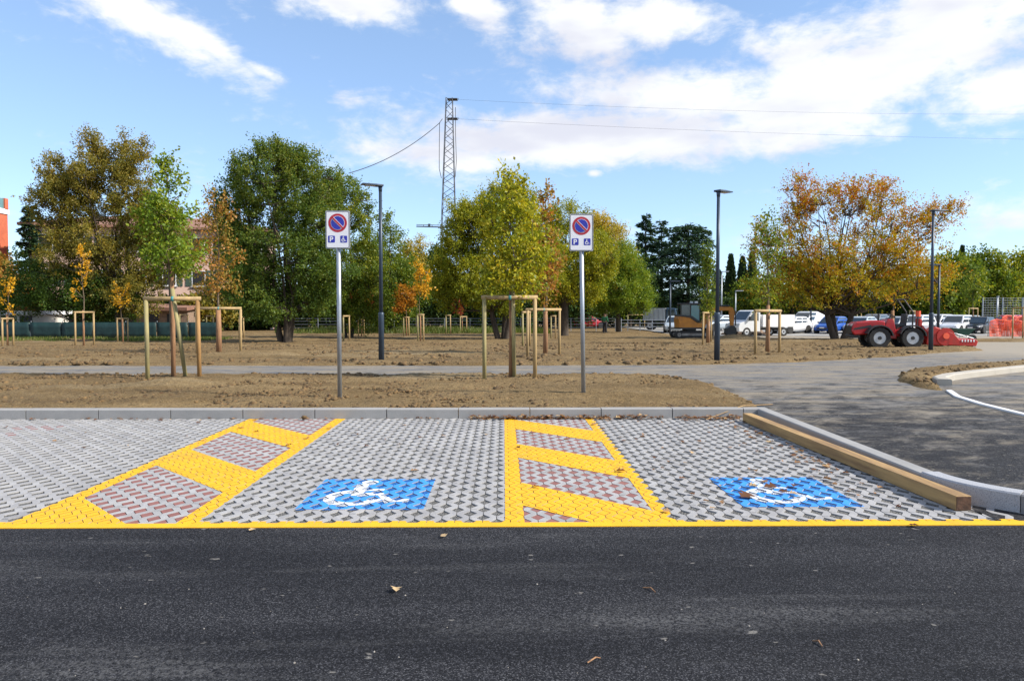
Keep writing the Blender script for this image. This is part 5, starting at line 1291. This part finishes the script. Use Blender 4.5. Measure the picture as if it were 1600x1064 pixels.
MB().prism([(-.05, .1), (1.15, .06), (1.22, .28), (1.1, .38), (.45, .34), (.2, .62), (-.05, .72)], 'y', -.8, .8).build('rear_box', M['ired'], imp, False, .03)
MB().disc((-.12, -.81, .5), .13, 'y', .04, 14).build('bearing_cap', M['net'], imp)
MB().prism([(-.98, .5), (-.82, .5), (-.82, 1.2), (-.95, 1.25)], 'y', -.18, .18).build('headstock', M['ired'], imp, False, .02)
MB().prism([(-.85, .95), (-.65, .95), (-.3, .55), (-.5, .5)], 'y', -.3, -.12).build('guard_plate', M['white'], imp)
MB().tube([(.2, -.7, .16), (.2, .7, .16)], .16, 12).build('roller', M['steel'], imp)
for k in range(5): MB().box((.55+k*.12, -.81, .3), (.05, .02, .1)).build('warning_mark', M['white'], imp)
for k in range(6): MB().box((.05+.2*k, 0, .1), (.03, 1.4, .2)).build('tine_row', M['steel'], imp)
# wheelbarrow behind
pw = PX(1503, 527, 43); root = thing('wheelbarrow', 'dark green wheelbarrow standing behind the red tiller', 'wheelbarrow', (pw.x, 43, gz(43)+.05), R(0))
vs = [(-.35, -.25, .45), (.25, -.25, .4), (.25, .25, .4), (-.35, .25, .45), (-.55, -.38, .8), (.55, -.38, .78), (.55, .38, .78), (-.55, .38, .8)]
o = MB().add(vs, [(3, 2, 1, 0), (0, 1, 5, 4), (1, 2, 6, 5), (2, 3, 7, 6), (3, 0, 4, 7)]).build('tray', M['wbgreen'], root); o.modifiers.new('thick', 'SOLIDIFY').thickness = .02
wheel(root, .62, 0, .22, .22, .12, rim='wbgreen')
for sg in (-1, 1):
    MB().tube([(.62, sg*.12, .22), (-.1, sg*.25, .4), (-.95, sg*.3, .62)], .02, 6).build('handle', M['galv'], root); MB().tube([(-.25, sg*.24, .4), (-.4, sg*.26, 0.0)], .02, 6).build('leg', M['galv'], root)
# spades or pallets: low dark post in front of van
# ------------------------------------------------------------------ right-hand fences
def net(x0, x1, D, h, label):
    root = thing('safety_net', label, 'safety net', (0, D, gz(D)))
    nx = int((x1-x0)/.11); nz = int(h/.11); mb = MB()
    P = lambda i, j: (x0+(x1-x0)*i/nx, .12*math.sin(i*.23)+.05*math.sin(i*.71+j*.3), .02+(h*(.9+.1*math.sin(i*.17)+.05*math.sin(i*.41)))*j/nz)
    for j in range(nz+1): mb.tube([P(i, j) for i in range(nx+1)], .026 if j < nz else .04, 4, False)
    for i in range(nx+1): mb.tube([P(i, j) for j in range(nz+1)], .022, 4, False)
    mb.build('mesh', M['net'], root)
    for k in range(int((x1-x0)/1.5)+1): MB().tube([(x0+k*1.5, .2, -.1), (x0+k*1.5, .2, h+.1)], .025, 6).build('post', M['steel'], root)
net(PX(1547, 500, 56).x, PX(1640, 500, 56).x, 56, 1.25, 'bright orange plastic safety net in front of the cars at right')
net(PX(1565, 500, 60).x, PX(1650, 500, 60).x, 60, 1.55, 'second orange safety net, higher and farther back at right')
root = thing('sports_fence', 'tall grey wire fence with steel posts behind the net at right', 'fence', (PX(1535, 500, 80).x, 80, gz(80)))
for k in range(6): MB().tube([(k*2.2, 0, -.1), (k*2.2, 0, 3.4)], .07, 8).build('post', M['galv'], root)
for k in range(13): MB().tube([(0, 0, .2+k*.26), (11, 0, .2+k*.26)], .012, 4, False).build('wire', M['galv'], root)
for k in range(36): MB().tube([(k*.305, .02, .1), (k*.305, .02, 3.35)], .01, 4, False).build('wire', M['galv'], root)
# far lamps
def far_lamp(px, top, D, arm, label):
    p = Vector((PX(px, 500, D).x, D, gz(D))); H = PX(px, top, D).z-p.z
    root = thing('street_lamp', label, 'street lamp', p, 0, 'lamp posts in the far car park')
    MB().tube([(0, 0, -.1), (0, 0, H)], [.09, .06], 8).build('pole', M['galv'] if D > 70 else M['lamp'], root, True); MB().box((arm/2, 0, H+.03), (abs(arm)+.1, .28, .09)).build('lamp_head', M['galv'] if D > 70 else M['lamp'], root, False, .02)
far_lamp(1047, 440, 62, .75, 'slim grey lamp post between the truck and the excavator'); far_lamp(1149, 455, 84, .8, 'far lamp post behind the white van')
far_lamp(1127, 425, 72, .6, 'far lamp post just right of the middle lamp post')
far_lamp(1466, 415, 46, -.5, 'farther dark lamp post right behind the right lamp post'); far_lamp(1267, 450, 66, .5, 'far lamp post left of the autumn tree')
far_lamp(1558, 464, 74, .05, 'bare steel post behind the orange net')

# ------------------------------------------------------------------ the person
def person():
    p = G(945, 521); root = thing('person', 'person in a green jacket and dark trousers standing far off in the field', 'person', (p.x, p.y, p.z+.06), R(150))
    def skin(name, verts, edges, rad, m, rootv=0):
        me = bpy.data.meshes.new(name); me.from_pydata(verts, edges, []); o = bpy.data.objects.new(name, me); C.objects.link(o); o.parent = root
        md = o.modifiers.new('skin', 'SKIN'); sv = me.skin_vertices[0].data if me.skin_vertices else None
        if sv is None:
            import bmesh
            bm = bmesh.new(); bm.from_mesh(me); bm.verts.layers.skin.verify(); bm.to_mesh(me); bm.free(); sv = me.skin_vertices[0].data
        for i, r in enumerate(rad): sv[i].radius = (r, r) if not hasattr(r, '__len__') else r; sv[i].use_root = (i == rootv)
        ss_ = o.modifiers.new('sub', 'SUBSURF'); ss_.levels = 2; ss_.render_levels = 2; me.materials.append(m); return o
    K = 1.66/1.75
    V = [(0, 0, .95), (0, 0, 1.15), (0, 0, 1.38), (0, 0, 1.5), (0, -.01, 1.58), (0, -.015, 1.68), (0, 0, 1.75),
         (-.1, 0, .88), (-.12, -.02, .48), (-.12, .02, .08), (-.12, -.13, .035), (.1, 0, .88), (.14, -.06, .48), (.13, -.02, .08), (.13, -.17, .035),
         (-.19, 0, 1.42), (-.27, .02, 1.14), (-.2, -.16, .95), (-.17, -.24, .9), (.19, 0, 1.42), (.27, .02, 1.14), (.22, -.15, .95), (.18, -.23, .9)]
    E = [(0, 1), (1, 2), (2, 3), (3, 4), (4, 5), (5, 6), (0, 7), (7, 8), (8, 9), (9, 10), (0, 11), (11, 12), (12, 13), (13, 14), (2, 15), (15, 16), (16, 17), (17, 18), (2, 19), (19, 20), (20, 21), (21, 22)]
    rd = [.13, .13, .14, .055, .075, .095, .06, .085, .06, .045, .04, .085, .06, .045, .04, .06, .045, .035, .032, .06, .045, .035, .032]
    V = [(a*K, b*K, c*K) for a, b, c in V]
    body = skin('body', V, E, rd, M['skin'])
    jv = [V[0], V[1], V[2], V[15], V[16], V[17], V[19], V[20], V[21]]
    skin('jacket', jv, [(0, 1), (1, 2), (2, 3), (3, 4), (4, 5), (2, 6), (6, 7), (7, 8)], [.165, .165, .175, .085, .07, .058, .085, .07, .058], M['jacket'])
    tv = [V[0], V[7], V[8], V[9], V[11], V[12], V[13]]
    skin('trousers', tv, [(0, 1), (1, 2), (2, 3), (0, 4), (4, 5), (5, 6)], [.15, .105, .082, .07, .105, .082, .07], M['trousers'])
    hv_ = [(0, .02, 1.67), (0, .01, 1.735)]; skin('hair', [(a*K, b*K, c*K) for a, b, c in hv_], [(0, 1)], [.1, .085], M['hair'])
    for sg in (-1, 1): MB().box((sg*.12*K, -.05, .045), (.1, .28, .09)).build('shoe', M['black'], root, False, .03)
person()

# ------------------------------------------------------------------ grass, litter, leaves, twigs
def grass(name, label, n, xr, yr, h):
    x = rng.uniform(*xr, n); y = rng.uniform(*yr, n); z = np.interp(y, GK_Y, GK_Z)+.02
    k = VN.fbm(x, y, .5, 3) > .4; x, y, z = x[k], y[k], z[k]; n = len(x)
    a = rng.uniform(0, 6.28, n); hh = h*rng.uniform(.5, 1.3, n); w = .03
    b = np.stack([x, y, z], 1); sd = np.stack([np.cos(a), np.sin(a), np.zeros(n)], 1)*w; t = b+np.stack([rng.normal(0, .3, n)*hh, rng.normal(0, .3, n)*hh, hh], 1)
    v = np.stack([b-sd, b+sd, t], 1).reshape(-1, 3)
    o = np_mesh(name, v, np.arange(len(v)).reshape(-1, 3), M['grass'], None, rng.random(n)); set_props(o, label, 'grass', None, 'stuff')
grass('grass', 'strip of green grass in front of the green screen at left', 9000, (-38, -18), (45, 50.3), .2)
grass('rough_grass', 'rough grass along the foot of the hedge in the centre', 14000, (-18, 4), (62, 70), .45)
def leaf_litter(name, P, size, hue=None):
    n = len(P); V = []; Fc = []; H_ = []
    for i, (x, y, z) in enumerate(P):
        a = random.uniform(0, 6.28); s_ = size*random.uniform(.6, 1.35); cu = random.uniform(.1, .5)*s_; b = len(V)
        prof = [(0, 0), (.35, .3), (.2, .55), (.55, .6), (0, 1.0), (-.5, .62), (-.22, .5), (-.36, .28)]
        tl = random.uniform(-.4, .4)
        for (u, w_) in prof:
            xx, yy = u*s_, (w_-.5)*s_; zz = cu*abs(u)*1.4+tl*xx*.6+.008+.15*s_*abs(tl)
            V.append((x+xx*math.cos(a)-yy*math.sin(a), y+xx*math.sin(a)+yy*math.cos(a), z+max(.004, zz)))
        Fc += [(b, b+1, b+2), (b, b+2, b+4), (b+2, b+3, b+4), (b, b+4, b+6), (b, b+6, b+7), (b+4, b+5, b+6)]; H_ += [random.random() if hue is None else hue]*6
    o = np_mesh(name, np.array(V), np.array(Fc), M['dry_leaf'], None, np.array(H_)); return o
P = []
for i in range(760):
    r = random.random()
    if r < .42: x = random.uniform(-.6, 3.4); y = Y_KERB-abs(random.gauss(0, .07))-.02
    elif r < .55: x = random.uniform(2.4, 3.3); y = Y_KERB-abs(random.gauss(0, .16))-.02
    elif r < .6: x = random.uniform(-8, -.6); y = Y_KERB-abs(random.gauss(0, .05))-.02
    elif r < .7: y = random.uniform(6, 10.2); x = 3.22-abs(random.gauss(0, .22))
    elif r < .78: x = random.uniform(1.2, 3.25); y = random.uniform(5.4, 10.1)
    elif r < .84: x = random.uniform(-7, 3); y = random.uniform(8, 10.2)
    else: x = random.uniform(-.3, 1.4); y = Y_KERB-abs(random.gauss(0, .05))-.02
    if VN(np.array(x*1.7+9), np.array(y*1.7)) < .38 and r < .42: continue
    P.append((x, y, y*SL+.002+(random.random()**2*.04 if r < .55 else 0)))
set_props(leaf_litter('fallen_leaves', P, .058), 'drift of brown fallen leaves along the far kerb and over the right bay', 'fallen leaves', None, 'stuff')
P = []
for i in range(150):
    x = random.uniform(-7, 3.8); y = random.uniform(10.5, 16.5); P.append((x, y, gz(y)+.08))
set_props(leaf_litter('verge_leaves', P, .05), 'fallen leaves scattered over the bare soil verge', 'fallen leaves', None, 'stuff')
for (px, py, s_, lab) in ((619, 928, .062, 'pale star-shaped fallen leaf in the middle of the dark road'), (394, 830, .06, 'small fallen leaf on the road edge at left, by the yellow line'), (693, 842, .06, 'small fallen leaf on the road below the left blue square'),
                      (1428, 825, .1, 'brown curled fallen leaf on the yellow line at right'), (1166, 778, .12, 'large brown fallen leaf on the right blue square'), (1204, 765, .11, 'curled brown leaf above the right wheelchair symbol'),
                      (1240, 763, .1, 'dark curled leaf at the upper edge of the right blue square'), (838, 764, .1, 'crumpled tan leaf on the middle hatched strip, left line'), (970, 738, .1, 'crumpled tan leaf on the middle hatched strip, right line'), (648, 737, .09, 'tan leaf above the left blue square')):
    g = G(px, py); o = leaf_litter('fallen_leaf', [(g.x, g.y, g.y*SL+.004)], s_, 1.0 if 'pale' in lab or 'small' in lab else (.8 if 'tan' in lab else .12)); set_props(o, lab, 'leaf', 'single fallen leaves')
g = PX(476, 650, Y_KERB-.12); 
st = clods('stone', 1, lambda n: np.array([[g.x, Y_KERB-.12, gz(Y_KERB)+.035]]), .045, .046, M['clod']); st['kind'] = ''; del st['kind']
set_props(st, 'brown stone lying at the foot of the far kerb', 'stone')
def twig(px, py, L, a, lab):
    g = G(px, py); o = MB().tube([(g.x-L/2*math.cos(a), g.y-L/2*math.sin(a), g.z+.006), (g.x+.01, g.y+.012, g.z+.014), (g.x+L/2*math.cos(a), g.y+L/2*math.sin(a), g.z+.006)], [.0035, .004, .0025], 5).build('twig', M['reed']); set_props(o, lab, 'twig', 'twigs on the road')
twig(1014, 925, .085, R(-50), 'small brown twig on the road, right of centre'); twig(928, 1038, .075, R(35), 'small brown twig low on the road, bottom centre'); twig(1277, 1010, .06, R(-70), 'tiny twig on the road at lower right')
def flecks(n):
    P = []
    for i in range(n):
        g = G(random.uniform(0, 1600), random.choice([random.uniform(850, 1060), random.gauss(955, 40)])); P.append((g.x, g.y, g.z+.0005))
    return np.array(P)
o = clods('road_grit', 60, flecks, .002, .007, M['pebble']); set_props(o, 'pale grit and small stones scattered on the dark road', 'grit')
# survey string by the kerb corner
a = PX(1100, 653, 10.15); o = MB().tube([(a.x, 10.05, gz(10)+.012), (X_KERB-.15, 10.4, gz(10.4)+KH+.02), (X_KERB+.4, 10.75, gz(10.4)+.13)], .006, 5).build('lath', M['timber']); set_props(o, 'thin pale lath leaning over the kerb corner', 'lath')
